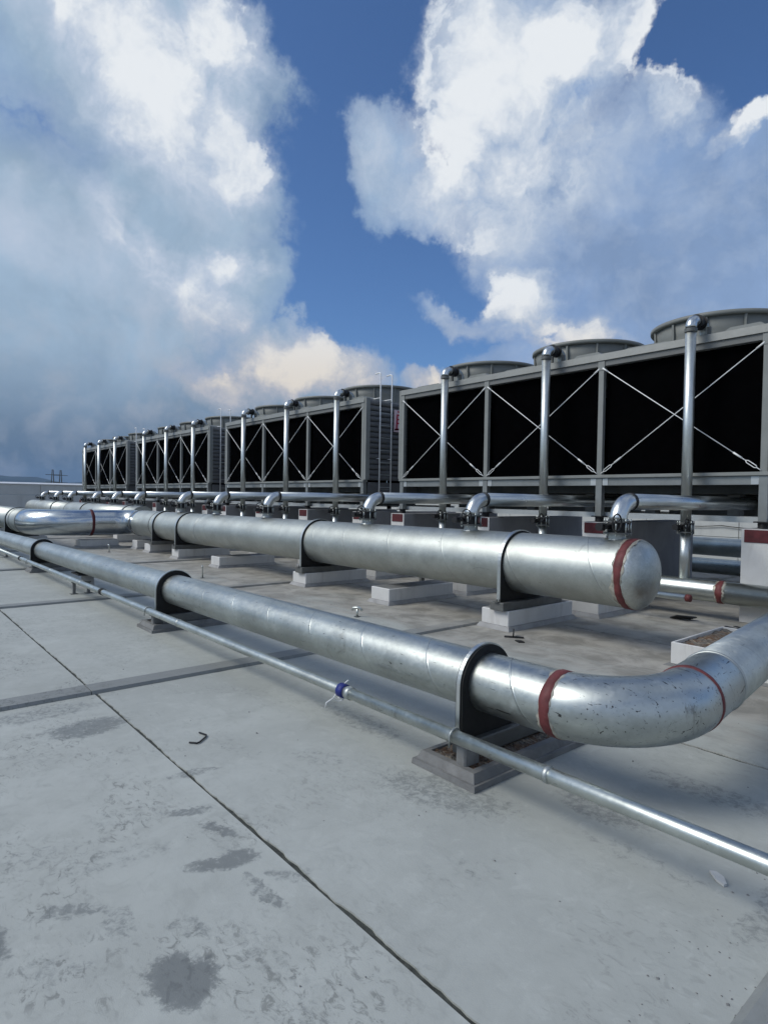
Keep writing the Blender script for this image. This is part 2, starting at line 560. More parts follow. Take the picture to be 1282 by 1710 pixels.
# dark damp patches and scuffs lying on the roof: x, y, half length, half width, turn, strength
STAINS = [(-1.81, 0.75, 0.17, 0.13, 10, 1.0), (-3.14, 1.36, 0.22, 0.06, 80, .6), (-2.76, 1.19, 0.16, 0.06, 60, .7), (-2.53, 1.22, 0.15, 0.05, 20, .75),
          (-2.29, 1.13, 0.20, 0.09, 70, .8), (-2.02, 1.16, 0.20, 0.05, 10, .65), (-2.35, 0.57, 0.16, 0.07, 60, .6), (-2.81, 0.54, 0.30, 0.12, 80, .4),
          (-2.35, 0.33, 0.15, 0.10, 0, .8), (-4.17, 1.11, 0.22, 0.35, 0, .75), (-4.62, 0.9, 0.20, 0.6, 0, .55), (-2.02, 0.85, 0.14, 0.07, 30, .5),
          (-2.2, 0.68, 0.12, 0.10, 0, .5), (-6.8, 2.2, 0.9, 0.30, 10, .35), (-7.6, 1.2, 0.7, 0.25, 70, .35), (-2.15, 2.25, 0.55, 0.28, 20, .55),
          (-3.2, 2.55, 0.7, 0.18, 0, .5), (-1.3, 3.35, 0.55, 0.18, 0, .5), (-4.3, 2.2, 0.5, 0.2, 40, .35), (-1.55, 2.75, 0.35, 0.2, 0, .6),
          (-2.6, 0.8, 0.35, 0.12, 75, .42), (-1.75, 1.0, 0.3, 0.1, 5, .40), (-2.9, 0.95, 0.3, 0.14, 70, .38), (-3.3, 1.7, 0.35, 0.12, 10, .36), (-2.9, 2.0, 0.3, 0.12, 30, .40),
          (-1.45, 0.95, 0.2, 0.1, 0, .38), (-2.1, 0.45, 0.2, 0.1, 60, .42), (-3.9, 0.7, 0.3, 0.12, 60, .36), (-1.6, 1.9, 0.15, 0.1, 0, .36), (-5.9, 1.7, 0.6, 0.2, 20, .36),
          (-8.0, 2.0, 0.8, 0.25, 0, .36), (-2.05, 1.3, 0.16, 0.07, 40, .5), (-0.75, 2.6, 0.10, 0.5, 0, .5), (-1.2, 2.5, 0.5, 0.10, 0, .38)]


def roof_material(name, base, grime_shade):
    mt, n, bs = material(name)
    pos = n.new('ShaderNodeNewGeometry').outputs['Position']
    x, y, z = n.xyz(pos)
    rnd = n.new('ShaderNodeObjectInfo').outputs['Random']
    big = n.noise(pos, 0.55, 6, 0.6, 0.4)
    md = n.noise(pos, 2.6, 8, 0.66, 0.5)
    fine = n.noise(pos, 38.0, 8, 0.7)
    grit = n.noise(pos, 240.0, 2, 0.5)
    col = n.mix(n.step(big, 0.30, 0.70), tuple(c * 0.80 for c in base), tuple(c * 1.10 for c in base))
    col = n.mix(n.math('MULTIPLY', n.step(md, 0.38, 0.64), 0.50), col, tuple(c * 0.78 for c in base))
    col = n.mix(0.30, col, n.mix(rnd, tuple(c * 0.88 for c in base), tuple(c * 1.08 for c in base)))
    m2 = n.noise(pos, 8.0, 9, 0.70, 0.8)
    col = n.mix(n.math('MULTIPLY', n.step(m2, 0.50, 0.66), 0.40), col, tuple(c * 0.76 for c in base))
    col = n.mix(n.math('MULTIPLY', n.step(m2, 0.46, 0.34), 0.35), col, tuple(c * 1.14 for c in base))
    tr = n.noise(n.vec(n.math('MULTIPLY', x, 1.2), n.math('MULTIPLY', y, 7.0), 0.0), 2.2, 6, 0.6, 1.5)
    col = n.mix(n.math('MULTIPLY', n.step(tr, 0.56, 0.70), 0.22), col, tuple(c * 0.72 for c in base))
    # washed-on silty dirt plus shade put into the colour, browner nearer the plant
    sx = n.noise(n.vec(n.math('MULTIPLY', x, 0.5), n.math('MULTIPLY', y, 1.5), 0.0), 1.3, 8, 0.66, 0.9)
    silt_shade = n.math('ADD', n.rng(y, 2.6, 5.4, -0.26, 0.26), n.rng(x, -9.0, -3.0, 0.04, 0.0))
    silt_shade = n.step(n.math('ADD', silt_shade, sx), 0.40, 0.78)
    col = n.mix(n.math('MULTIPLY', silt_shade, grime_shade), col, n.mix(n.step(md, 0.35, 0.65), (0.205, 0.193, 0.168), (0.39, 0.37, 0.33)))
    # pocked laitance: broken fine scuffs in patches
    sc1 = n.noise(n.vmath('MULTIPLY', pos, (1.0, 1.7, 1.0)), 15.0, 8, 0.72, 1.0)
    pm = n.step(n.noise(pos, 1.7, 3, 0.5), 0.44, 0.62)
    near = n.step(y, 2.2, 0.9)
    pm = n.math('MULTIPLY', pm, n.rng(near, 0.0, 1.0, 0.35, 1.0))
    col = n.mix(n.math('MULTIPLY', n.math('MULTIPLY', n.step(sc1, 0.51, 0.63), pm), 0.74), col, tuple(c * 0.42 for c in base))
    # damp patches: solid where strong, broken into specks where weak
    wv = n.vmath('SUBTRACT', n.noise(pos, 6.5, 6, 0.7, color=True), (0.5, 0.5, 0.5))
    q = n.vmath('ADD', pos, n.vmath('SCALE', wv, scale=0.20))
    acc = None
    for cx, cy, a, b, t, s in STAINS:
        ct, st = math.cos(R(t)), math.sin(R(t))
        u = n.vmath('SUBTRACT', q, (cx, cy, 0.0))
        a, b = a * 0.84, b * 0.84
        p1 = n.vmath('DOT_PRODUCT', u, (ct / a, st / a, 0.0))
        p2 = n.vmath('DOT_PRODUCT', u, (-st / b, ct / b, 0.0))
        f = n.math('SUBTRACT', 1.35, n.math('MULTIPLY_ADD', p1, p1, n.math('MULTIPLY', p2, p2)), clamp=True)
        f = n.math('MULTIPLY', f, s)
        acc = f if acc is None else n.math('MAXIMUM', acc, f)
    g1 = n.noise(pos, 24.0, 10, 0.78, 0.5)
    sp = n.math('MULTIPLY_ADD', n.math('SUBTRACT', g1, 0.5), 2.4, n.math('MULTIPLY', acc, 1.1))
    sp = n.math('MULTIPLY', n.step(sp, 0.34, 0.86), n.step(acc, 0.02, 0.2))
    acc = n.math('MULTIPLY', sp, n.rng(acc, 0.2, 0.9, 0.55, 1.0))
    col = n.mix(n.math('MULTIPLY', acc, 0.76, clamp=True), col, (0.120, 0.130, 0.130))
    col = n.mix(n.math('MULTIPLY', n.step(fine, 0.60, 0.72), 0.20), col, tuple(c * 0.55 for c in base))
    n.put(bs.inputs['Base Color'], col)
    rg = n.math('MULTIPLY_ADD', md, 0.35, 0.46)
    n.put(bs.inputs['Roughness'], n.math('SUBTRACT', rg, n.math('MULTIPLY', acc, 0.15)))
    bs.inputs['Specular IOR Level'].default_value = 0.35
    h = n.math('ADD', n.math('MULTIPLY', fine, 0.6), n.math('MULTIPLY', grit, 0.3))
    h = n.math('ADD', h, n.math('MULTIPLY', md, 0.8))
    n.put(bs.inputs['Normal'], n.bump(h, 0.16, 0.012))
    return mt


GALV_HEADER = galvanised('weathered_zinc', (0.475, 0.502, 0.472), 0.50, pitch=1.05, stain=0.40, var=0.15, mottle=0.85, seam=0.005)
GALV_CAP = galvanised('weathered_zinc_cap', (0.47, 0.500, 0.475), 0.46, stain=0.35, var=0.22, mottle=1.7)
GALV_PIPE = galvanised('galvanised_pipe', (0.475, 0.507, 0.483), 0.40, pitch=0.62, stain=0.70, var=0.19, mottle=1.0, scuff=0.02, seam=0.003)
GALV_ELBOW = galvanised('galvanised_elbow', (0.465, 0.498, 0.482), 0.41, stain=1.0, var=0.19, mottle=0.9, scuff=0.045)
GALV_BRIGHT = galvanised('bright_zinc', (0.53, 0.565, 0.54), 0.36, stain=0.22, var=0.10, mottle=0.35)
GALV_SHINY = galvanised('polished_zinc', (0.50, 0.54, 0.56), 0.24, stain=0.25, var=0.10, mottle=0.5)
GALV_FLAT = galvanised('galvanised_section', (0.42, 0.445, 0.435), 0.5, stain=0.22, var=0.12, mottle=0.5)
CHANNEL = plain('channel_zinc', (0.50, 0.52, 0.515), 0.42, 0.06, 3.0, metallic=0.6, bump=0.03)
BEAM = plain('beam_zinc', (0.25, 0.265, 0.26), 0.45, 0.10, 3.0, metallic=0.5, bump=0.03, dirt=0.2)
GALV_SMALL = galvanised('galvanised_conduit', (0.52, 0.555, 0.525), 0.38, stain=0.7, var=0.20, mottle=0.9)
STRAP = galvanised('bright_strap', (0.62, 0.645, 0.63), 0.36, stain=0.1, var=0.08, mottle=0.3)
TOWER_GREY = plain('tower_grey_paint', (0.150, 0.156, 0.152), 0.55, 0.08, 2.5, dirt=0.25, dirt_col=(0.15, 0.145, 0.135), streak=True, bump=0.04)
TOWER_POST = plain('tower_post_grey', (0.225, 0.236, 0.225), 0.48, 0.08, 3.0, dirt=0.2, dirt_col=(0.17, 0.165, 0.155), streak=True, bump=0.04)
LOUVER = plain('louver_grey', (0.125, 0.130, 0.134), 0.5, 0.10, 3.0, dirt=0.25, dirt_col=(0.09, 0.09, 0.085), streak=True, bump=0.04)
FAN_GREY = plain('fan_stack_grey', (0.185, 0.194, 0.180), 0.5, 0.08, 2.5, dirt=0.3, dirt_col=(0.15, 0.14, 0.125), streak=True, bump=0.04)
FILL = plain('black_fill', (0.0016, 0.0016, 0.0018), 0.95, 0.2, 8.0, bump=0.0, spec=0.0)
BASIN = plain('basin_dark_grey', (0.050, 0.055, 0.052), 0.6, 0.25, 3.0, dirt=0.4, dirt_col=(0.025, 0.028, 0.025))
BLACK = plain('black_steel', (0.012, 0.012, 0.013), 0.5, 0.3, 9.0, bump=0.08)
RUBBER = plain('black_rubber', (0.010, 0.010, 0.010), 0.75, 0.3, 9.0, bump=0.08)
STEEL_DARK = plain('grey_steel', (0.13, 0.135, 0.13), 0.5, 0.18, 7.0, metallic=0.3, dirt=0.35)
WHITE = plain('white_masonry_paint', (0.60, 0.60, 0.585), 0.72, 0.06, 3.0, dirt=0.30, dirt_col=(0.34, 0.32, 0.29), streak=True)
PIER_GREY = plain('grey_cement_render', (0.30, 0.30, 0.305), 0.8, 0.10, 2.0, dirt=0.3, dirt_col=(0.20, 0.195, 0.19), streak=True)
SKIRT = plain('cement_fillet', (0.33, 0.33, 0.325), 0.8, 0.14, 6.0, dirt=0.4, dirt_col=(0.15, 0.145, 0.135))
PED = plain('dark_cement', (0.175, 0.178, 0.176), 0.7, 0.18, 6.0, dirt=0.5, dirt_col=(0.085, 0.082, 0.078), bump=0.25)
MAROON = plain('red_oxide_primer', (0.130, 0.032, 0.032), 0.62, 0.25, 12.0, dirt=0.5, dirt_col=(0.07, 0.016, 0.016), bump=0.3)
SCORCH = plain('burnt_zinc', (0.40, 0.385, 0.33), 0.6, 0.35, 14.0, metallic=0.5, dirt=0.8, dirt_col=(0.20, 0.17, 0.13), bump=0.3)
MAROON_DARK = plain('dark_red_primer', (0.085, 0.014, 0.018), 0.65, 0.25, 10.0, dirt=0.5, dirt_col=(0.03, 0.01, 0.01))
BLUE = plain('blue_tape', (0.012, 0.022, 0.16), 0.55, 0.2, 20.0)
PALE = plain('pale_wire', (0.78, 0.79, 0.78), 0.5, 0.1, 20.0)
WALL = plain('parapet_cladding', (0.52, 0.545, 0.54), 0.55, 0.05, 1.2, dirt=0.25, dirt_col=(0.28, 0.29, 0.29), streak=True, bump=0.03)
COPING = plain('parapet_coping', (0.88, 0.89, 0.89), 0.35, 0.04, 2.0, bump=0.02)
SIGN = plain('sign_panel_white', (0.78, 0.60, 0.64), 0.5, 0.05, 4.0)
SIGN_RED = plain('sign_red', (0.45, 0.010, 0.05), 0.5, 0.08, 6.0)
RUST = debris_material('rusty_debris')
PLASTER = plain('plaster_chip', (0.52, 0.52, 0.50), 0.7, 0.08, 30.0)
HILL = plain('wooded_hill', (0.028, 0.045, 0.042), 0.95, 0.35, 0.004, bump=0.0, spec=0.1)
LAND = plain('valley_floor', (0.10, 0.11, 0.085), 0.95, 0.4, 0.006, bump=0.0, spec=0.1)
JOINT = plain('joint_filler', (0.050, 0.055, 0.048), 0.85, 0.6, 14.0, bump=0.6)
ROOF = roof_material('roof_screed', (0.415, 0.432, 0.403), 0.90)
KERB = roof_material('kerb_screed', (0.250, 0.263, 0.255), 0.6)


# ================================================================ the setting
land = M()
land.add([(-5590, -5590, -14), (5590, -5590, -14), (5590, 5590, -14), (-5590, 5590, -14)], [(0, 1, 2, 3)])
tag(land.build('terrain', LAND, at=(0, 0, -14)), kind='structure')


def hills(dist, a0, a1, base, hfun, name):
    k = 120
    vs = []
    for i in range(k + 1):
        a = R(a0 + (a1 - a0) * i / k)
        u = Vector((-math.cos(a), math.sin(a), 0))
        h = hfun(a0 + (a1 - a0) * i / k)
        vs += [u * (dist - 500) + Vector((0, 0, base)), u * dist + Vector((0, 0, base + h * 0.75)),
               u * (dist + 250) + Vector((0, 0, base + h)), u * (dist + 1100) + Vector((0, 0, base))]
    fs = []
    for i in range(k):
        for j in range(3):
            fs.append((i * 4 + j, (i + 1) * 4 + j, (i + 1) * 4 + j + 1, i * 4 + j + 1))
    g = M(); g.add(vs, fs, True)
    tag(g.build(name, HILL, at=(0, 0, base)), kind='structure')


hills(4100, -60, 170, -14, lambda a: 112 + 24 * math.sin(a * 0.42 - 0.95) + 9 * math.sin(a * 1.1 + 2.2) + 4 * math.sin(a * 5.1 + 2) + 2 * math.sin(a * 13.0), 'hills')
hills(2900, -50, 170, -14, lambda a: 52 + 14 * math.sin(a * 0.61 + 4.0) + 6 * math.sin(a * 2.3) + 2.5 * math.sin(a * 7.1 + 2), 'hills')

# roof: a base sheet with cast screed slabs on it, parted by filled joints; raised bands run between them
XK = [-0.66 - 4.32 * i + (0 if i < 1 else -0.07 * i) for i in range(-3, 9)]       # right-hand edge of every raised band... see KW
KX = [11.6, 7.5, 3.6, -0.54, -4.955, -9.23, -13.6, -17.9, -22.2, -26.5, -30.8, -35.1]
KW = 0.115
JY = [-8.95, -6.38, -3.81, -1.24, 1.33, 3.90, 6.47, 9.04, 11.61, 14.18]
base = M(); base.box(-38.0, 16, -11.5, 17.0, -0.5, -0.007)
roof = tag(base.build('roof_floor', JOINT, at=(0, 0, -0.03)), kind='structure')
xs = [16.0] + KX + [-38.0]
ys = [-11.5] + JY + [17.0]


def ragged(x0, x1, y0, y1, near):
    step = 0.028 if near else 1.2
    j = 0.0050 if near else 0.0
    out = []

    def edge(p, q):
        L = math.hypot(q[0] - p[0], q[1] - p[1]); k = max(1, int(L / step))
        nx, ny = -(q[1] - p[1]) / L, (q[0] - p[0]) / L
        w = 0.0
        for i in range(k):
            t = i / k
            w = w * 0.7 + random.uniform(-1, 1) * j
            d = 0 if i == 0 else w
            out.append((p[0] + (q[0] - p[0]) * t + nx * d, p[1] + (q[1] - p[1]) * t + ny * d))
    edge((x0, y0), (x1, y0)); edge((x1, y0), (x1, y1)); edge((x1, y1), (x0, y1)); edge((x0, y1), (x0, y0))
    return out


for i in range(len(xs) - 1):
    for j in range(len(ys) - 1):
        x1 = xs[i] - (KW if 0 < i else 0); x0 = xs[i + 1] + (KW if i + 1 < len(xs) - 1 else 0)
        near = x1 > -10 and x0 < 1 and y1 > 0 and y0 < 5
        g = 0.0115 if near else 0.008
        y0 = ys[j] + (g if j else 0); y1 = ys[j + 1] - (g if j + 1 < len(ys) - 1 else 0)
        s = M(); s.prism(ragged(x0, x1, y0, y1, near), 2, -0.028, random.uniform(-0.0012, 0.0012))
        s.build('slab', ROOF, roof, at=((x0 + x1) / 2, (y0 + y1) / 2, 0))
for kx in KX:
    segs = [-11.5, -1.24, 1.30, 17.0]
    for a, b in zip(segs[:-1], segs[1:]):
        k = M()
        k.prism([(kx - KW, -0.020), (kx + KW, -0.020), (kx + KW, 0.004), (kx + KW - 0.012, 0.026), (kx - KW + 0.03, 0.026), (kx - KW, 0.004)], 1, a + 0.003, b - 0.003)
        tag(k.build('kerb', KERB), kind='structure')


def parapet(name_label, along_x, fixed, a, b, top, panel):
    rt = root('parapet_wall', (fixed, (a + b) / 2, 0) if not along_x else ((a + b) / 2, fixed, 0))
    tag(rt, name_label, 'wall')
    k = int(round((b - a) / panel))
    for i in range(k):
        p, q = a + (b - a) * i / k + 0.008, a + (b - a) * (i + 1) / k - 0.008
        for z0, z1, t in ((-0.03, 0.62, 0.0), (0.635, 1.36, 0.0), (1.375, top - 0.10, 0.0)):
            g = M()
            if along_x:
                g.box(p, q, fixed, fixed + 0.22, z0, z1)
            else:
                g.box(fixed - 0.22, fixed, p, q, z0, z1)
            g.build('panel', WALL, rt)
    g = M()
    if along_x:
        g.prism([(fixed - 0.08, top - 0.10), (fixed + 0.30, top - 0.10), (fixed + 0.30, top - 0.02), (fixed + 0.22, top), (fixed + 0.02, top), (fixed - 0.08, top - 0.07)], 0, a, b)
    else:
        g.prism([(fixed - 0.30, top - 0.10), (fixed + 0.08, top - 0.10), (fixed + 0.08, top - 0.07), (fixed - 0.02, top), (fixed - 0.22, top), (fixed - 0.30, top - 0.02)], 1, a, b)
    g.build('coping', COPING, rt)


parapet('pale grey parapet with bright white coping at the far end of the roof', False, -38.0, -11.5, 17.0, 2.05, 2.4)
parapet('pale panelled parapet seen under and beyond the cooling towers', True, 17.25, -38.0, 16.0, 1.98, 2.4)


def mast(az, dist, top):
    a = R(az); x, y = -math.cos(a) * dist, math.sin(a) * dist
    rt = root('transmission_tower', (x, y, -14))
    g = M()
    for sx, sy in ((1, 1), (1, -1), (-1, 1), (-1, -1)):
        g.bar((x + sx * 1.5, y + sy * 1.5, -14), (x + sx * 0.22, y + sy * 0.22, top), 0.22, 0.22)
    zz = -14
    while zz < top - 3:
        w0 = 1.5 - 1.28 * (zz + 14) / (top + 14); w1 = 1.5 - 1.28 * (zz + 17) / (top + 14)
        for sy in (1, -1):
            g.bar((x - w0, y + sy * w0, zz), (x + w1, y + sy * w1, zz + 3), 0.12, 0.12)
            g.bar((x + w0, y + sy * w0, zz), (x - w1, y + sy * w1, zz + 3), 0.12, 0.12)
        zz += 3
    g.build('lattice', STEEL_DARK, rt)
    for h in (0.5, 4.0, 7.0):
        g = M(); g.bar((x - math.sin(a) * 3.0, y - math.cos(a) * 3.0, top - 2 - h), (x + math.sin(a) * 3.0, y + math.cos(a) * 3.0, top - 2 - h), 0.25, 0.25)
        g.build('cross_arm', STEEL_DARK, rt)
    return rt


tag(mast(12.04, 330, 12.6), 'thin distant lattice mast beyond the white coping, first from the left edge', 'pylon', 'distant masts beyond the parapet')
tag(mast(12.62, 330, 12.4), 'thin distant lattice mast beyond the white coping, the one nearer the towers', 'pylon', 'distant masts beyond the parapet')

# ================================================================ cooling towers
W = 2.253; GAP = 1.332; X0 = -2.767; YT = 8.60; YB = 11.40
PITCH = 3 * W + GAP
ZL = 1.911; ZF = 3.563; ZD = 3.76
YC = (YT + YB) / 2


def build_tower():
    xr = X0; xl = X0 - 3 * W
    rt = root('cooling_tower', ((xl + xr) / 2, YC, 1.195))
    for k in range(4):
        x = xr - k * W
        for y, s in ((YT, 1), (YB, -1)):
            g = M(); g.box(x - 0.042, x + 0.042, y - 0.01 * s, y + 0.06 * s, ZL - 0.002, ZF + (0.09 if s > 0 else 0.0))
            if s > 0:
                g.box(x - 0.055, x + 0.055, y - 0.016, y - 0.0105, ZF - 0.06, ZF + 0.085)
            g.build('post', TOWER_POST, rt, bevel=0.004)
            g = M(); g.box(x - 0.05, x + 0.05, y - 0.012 * s, y + 0.08 * s, 1.285, ZL - 0.050)
            g.build('leg', BEAM, rt)
            g = M()
            g.box(x - 0.09, x + 0.09, y - 0.05 * s, y + 0.12 * s, 1.268, 1.284)
            for c in range(4):
                g.lathe([(0, 0.055), (0.012, 0.07), (0.024, 0.055)], (x, y + 0.035 * s, 1.198 + c * 0.0175), (0, 0, 1), 12)
            g.build('spring_mount', BLACK, rt)
    for y, s in ((YT, 1), (YB, -1)):
        g = M(); g.box(xl - 0.07, xr + 0.07, y - 0.035 * s, y + 0.10 * s, ZL - 0.048, ZL)
        g.build('ledge', TOWER_POST, rt, bevel=0.005)
        for k in range(3):
            a = xr - (k + 1) * W; b = xr - k * W
            g = M(); g.box(a + 0.055, b - 0.055, y + 0.005 * s, y + 0.05 * s, ZL - 0.163, ZL - 0.0495)
            g.build('lower_beam', BEAM, rt, bevel=0.004)
            for q in (a + 0.10, b - 0.10):
                g = M(); g.box(q - 0.045, q + 0.045, y - 0.002 * s, y + 0.0045 * s, ZL - 0.158, ZL - 0.054); g.build('splice_plate', CHANNEL, rt)
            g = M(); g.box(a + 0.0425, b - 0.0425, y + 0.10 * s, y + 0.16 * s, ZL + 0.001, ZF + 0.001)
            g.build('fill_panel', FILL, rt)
        # fascia: dark return below, pale deck edge above
        g = M(); g.box(xl - 0.04, xr + 0.04, y - 0.004 * s, y + 0.09 * s, ZF + 0.002, ZF + 0.088); g.build('fascia', TOWER_GREY, rt, bevel=0.004)
        g = M(); g.prism([(y - 0.03 * s, ZF + 0.0885), (y + 0.12 * s, ZF + 0.0885), (y + 0.12 * s, ZD - 0.002), (y - 0.01 * s, ZD - 0.002)], 0, xl - 0.05, xr + 0.05)
        g.build('deck_edge', TOWER_POST, rt)
    # basin and suction box below the fill
    g = M(); g.box(xl + 0.02, xr - 0.02, YT + 0.45, YB - 0.45, 1.635, ZL - 0.05); g.build('cold_water_basin', BASIN, rt, bevel=0.01)
    for k in range(3):
        a = xr - (k + 1) * W
        g = M(); g.box(a + 0.55, a + W - 0.30, YC - 0.25, YC + 0.55, 1.33, 1.634); g.build('sump', BASIN, rt, bevel=0.01)
        for q in (0.35, 1.55):
            g = M(); g.box(a + q, a + q + 0.16, YC - 0.62, YC - 0.45, 1.30, 1.634); g.build('basin_support', STEEL_DARK, rt)
    for y in (YT + 0.02, YB - 0.12):
        g = M()
        g.box(xl - 0.2, xr + 0.25, y + 0.085, y + 0.0925, 1.262, 1.340)
        g.box(xl - 0.2, xr + 0.25, y + 0.093, y + 0.165, 1.332, 1.340)
        g.box(xl - 0.2, xr + 0.25, y + 0.093, y + 0.165, 1.262, 1.270)
        g.build('channel_beam', CHANNEL, rt)
    # cross braces with turnbuckles on the front and back
    for y in (YT - 0.012, YB + 0.012):
        for k in range(3):
            a = xr - (k + 1) * W; b = xr - k * W
            for p, q, o in (((a + 0.03, ZL + 0.02), (b - 0.03, ZF - 0.03), 0.0), ((b - 0.03, ZL + 0.02), (a + 0.03, ZF - 0.03), 0.013)):
                yy = y - o if y < YC else y + o
                P = Vector((p[0], yy, p[1])); Q = Vector((q[0], yy, q[1])); d = (Q - P).normalized()
                g = M(); g.tube([P + d * 0.26, Q - d * 0.10], 0.0068, 6, smooth=True)
                rod = g.build('brace_rod', PALE, rt)
                g = M()
                side = Vector((d.z, 0, -d.x)) * 0.017
                g.tube([P, P + d * 0.06], 0.006, 6)
                g.tube([P + d * 0.05, P + d * 0.08 + side, P + d * 0.19 + side, P + d * 0.22], 0.006, 6)
                g.tube([P + d * 0.05, P + d * 0.08 - side, P + d * 0.19 - side, P + d * 0.22], 0.006, 6)
                g.tube([P + d * 0.21, P + d * 0.28], 0.006, 6)
                g.tube([P + d * 0.27, P + d * 0.40], 0.0125, 6)
                g.build('turnbuckle', PALE, rod)
                g = M(); g.tube([Q - d * 0.11, Q], 0.012, 6); g.build('clevis', PALE, rod)
    # deck with covers of the hot water basins
    g = M(); g.box(xl - 0.03, xr + 0.03, YT + 0.125, YB - 0.125, ZD - 0.05, ZD - 0.006); g.build('deck', FAN_GREY, rt)
    for k in range(3):
        c = xr - (k + 0.5) * W
        for y0, y1 in ((YT + 0.06, YT + 0.42), (YB - 0.42, YB - 0.06)):
            g = M(); g.prism([(c - 0.86, ZD - 0.004), (c - 0.74, ZD + 0.030), (c - 0.18, ZD + 0.030), (c - 0.10, ZD - 0.004)], 1, y0, y1)
            g.build('basin_cover', TOWER_POST, rt)
            g = M(); g.prism([(c + 0.56, ZD - 0.004), (c + 0.66, ZD + 0.055), (c + 1.02, ZD + 0.055), (c + 1.10, ZD - 0.004)], 1, y0, y1)
            g.build('basin_cover', TOWER_POST, rt)
        # fan stack
        st = M()
        st.lathe([(0, 0.925), (0.10, 0.91), (0.22, 0.91), (0.40, 0.935), (0.40, 0.915), (0.2, 0.885), (0, 0.89)], (c, YC + 0.05, ZD - 0.006), (0, 0, 1), 72)
        fs = st.build('fan_stack', FAN_GREY, rt)
        g = M(); g.lathe([(0.395, 0.930), (0.395, 0.972), (0.412, 0.985), (0.452, 0.985), (0.452, 0.915), (0.402, 0.915)], (c, YC + 0.05, ZD - 0.006), (0, 0, 1), 72)
        g.build('rim', FAN_GREY, fs)
        for i in range(12):
            a = 2 * math.pi * (i + 0.35) / 12
            u = Vector((math.cos(a), math.sin(a), 0)); p = Vector((c, YC + 0.05, ZD - 0.004)) + u * 0.928
            g = M(); g.bar(p, p + Vector((0, 0, 0.395)) + u * 0.012, 0.03, 0.035)
            g.build('rib', FAN_GREY, fs)
        g = M()
        g.lathe([(0, 0.0), (0, 0.11), (0.30, 0.11), (0.33, 0.07), (0.33, 0.0)], (c, YC + 0.05, ZD + 0.03), (0, 0, 1), 16)
        for s in (-1, 1):
            g.box(c - 0.90, c + 0.90, YC + 0.05 + s * 0.09 - 0.02, YC + 0.05 + s * 0.09 + 0.02, ZD + 0.0, ZD + 0.03)
        g.build('fan_motor', STEEL_DARK, fs)
        for i in range(4):
            a = math.pi * i / 2 + 0.4 + k
            u = Vector((math.cos(a), math.sin(a), 0)); v = Vector((-u.y, u.x, 0))
            p = Vector((c, YC + 0.05, ZD + 0.20))
            g = M(); g.add([p + u * 0.10 - v * 0.05, p + u * 0.86 - v * 0.09 + Vector((0, 0, -0.02)), p + u * 0.86 + v * 0.09 + Vector((0, 0, 0.03)), p + u * 0.10 + v * 0.05 + Vector((0, 0, 0.05)),
                            p + u * 0.10 - v * 0.05 - Vector((0, 0, 0.012)), p + u * 0.86 - v * 0.09 + Vector((0, 0, -0.03)), p + u * 0.86 + v * 0.09 + Vector((0, 0, 0.02)), p + u * 0.10 + v * 0.05 + Vector((0, 0, 0.038))],
                           [(0, 1, 2, 3), (7, 6, 5, 4), (0, 4, 5, 1), (1, 5, 6, 2), (2, 6, 7, 3), (3, 7, 4, 0)])
            g.build('fan_blade', STEEL_DARK, fs)
    # louvred end walls
    for x, s in ((xr, 1), (xl, -1)):
        xe = x + 0.045 * s
        nb = 15
        h = (ZD - 0.02 - ZL) / nb
        for i in range(nb):
            z = ZL + i * h
            g = M()
            pr = [(xe - 0.01 * s, z + 0.002), (xe + 0.048 * s, z + 0.002), (xe + 0.060 * s, z + h * 0.30), (xe + 0.052 * s, z + h * 0.66), (xe + 0.018 * s, z + h - 0.004), (xe - 0.01 * s, z + h - 0.004)]
            g.prism(pr, 1, YT + 0.115, YB - 0.115)
            g.build('louver_board', LOUVER, rt)
        g = M(); g.box(min(xe, xe + 0.07 * s), max(xe, xe + 0.07 * s), YT - 0.008, YT + 0.112, ZL + 0.001, ZD - 0.005); g.build('corner_post', TOWER_POST, rt, bevel=0.004)
        g = M(); g.box(min(xe, xe + 0.07 * s), max(xe, xe + 0.07 * s), YB - 0.112, YB + 0.008, ZL + 0.001, ZD - 0.005); g.build('corner_post', TOWER_POST, rt, bevel=0.004)
        g = M(); g.box(min(xe, xe + 0.03 * s), max(xe, xe + 0.03 * s), YT + 0.11, YB - 0.11, 1.60, ZL - 0.052); g.build('apron', LOUVER, rt)
    # caged-free ladder on the right end wall
    xe = xr + 0.20
    ld_ = M()
    ld_.box(xe - 0.004, xe + 0.004, 8.95, 9.26, 1.70, 1.706)
    lad = ld_.build('ladder', GALV_FLAT, rt)
    for y in (8.93, 9.27):
        g = M(); g.tube([(xe, y, 1.45), (xe, y, 4.28)] + [Vector(p) for p in arc((xe - 0.06, y, 4.28), 0.06, 0, math.pi / 2, (1, 0, 0), (0, 0, 1), 5)] + [(xe - 0.19, y, 4.335)], 0.0165, 8)
        g.build('rail', PALE, lad)
        g = M(); g.tube([(xe, y, ZD + 0.01), (xr - 0.10, y, ZD + 0.01)], 0.011, 6); g.build('stay', PALE, lad)
        g = M(); g.tube([(xe, y, 2.4), (xr + 0.08, y, 2.4)], 0.011, 6); g.build('stay', PALE, lad)
    z = 1.75
    while z < 3.75:
        g = M(); g.tube([(xe, 8.93, z), (xe, 9.27, z)], 0.009, 6); g.build('rung', GALV_FLAT, lad)
        z += 0.28
    # maker's sign
    xs_ = xr + 0.112
    g = M(); g.box(xs_, xs_ + 0.014, 9.42, 10.06, 3.05, 3.56)
    sg = g.build('sign_panel', SIGN, rt, bevel=0.003)
    g = M(); X1, X2 = xs_ + 0.0145, xs_ + 0.019

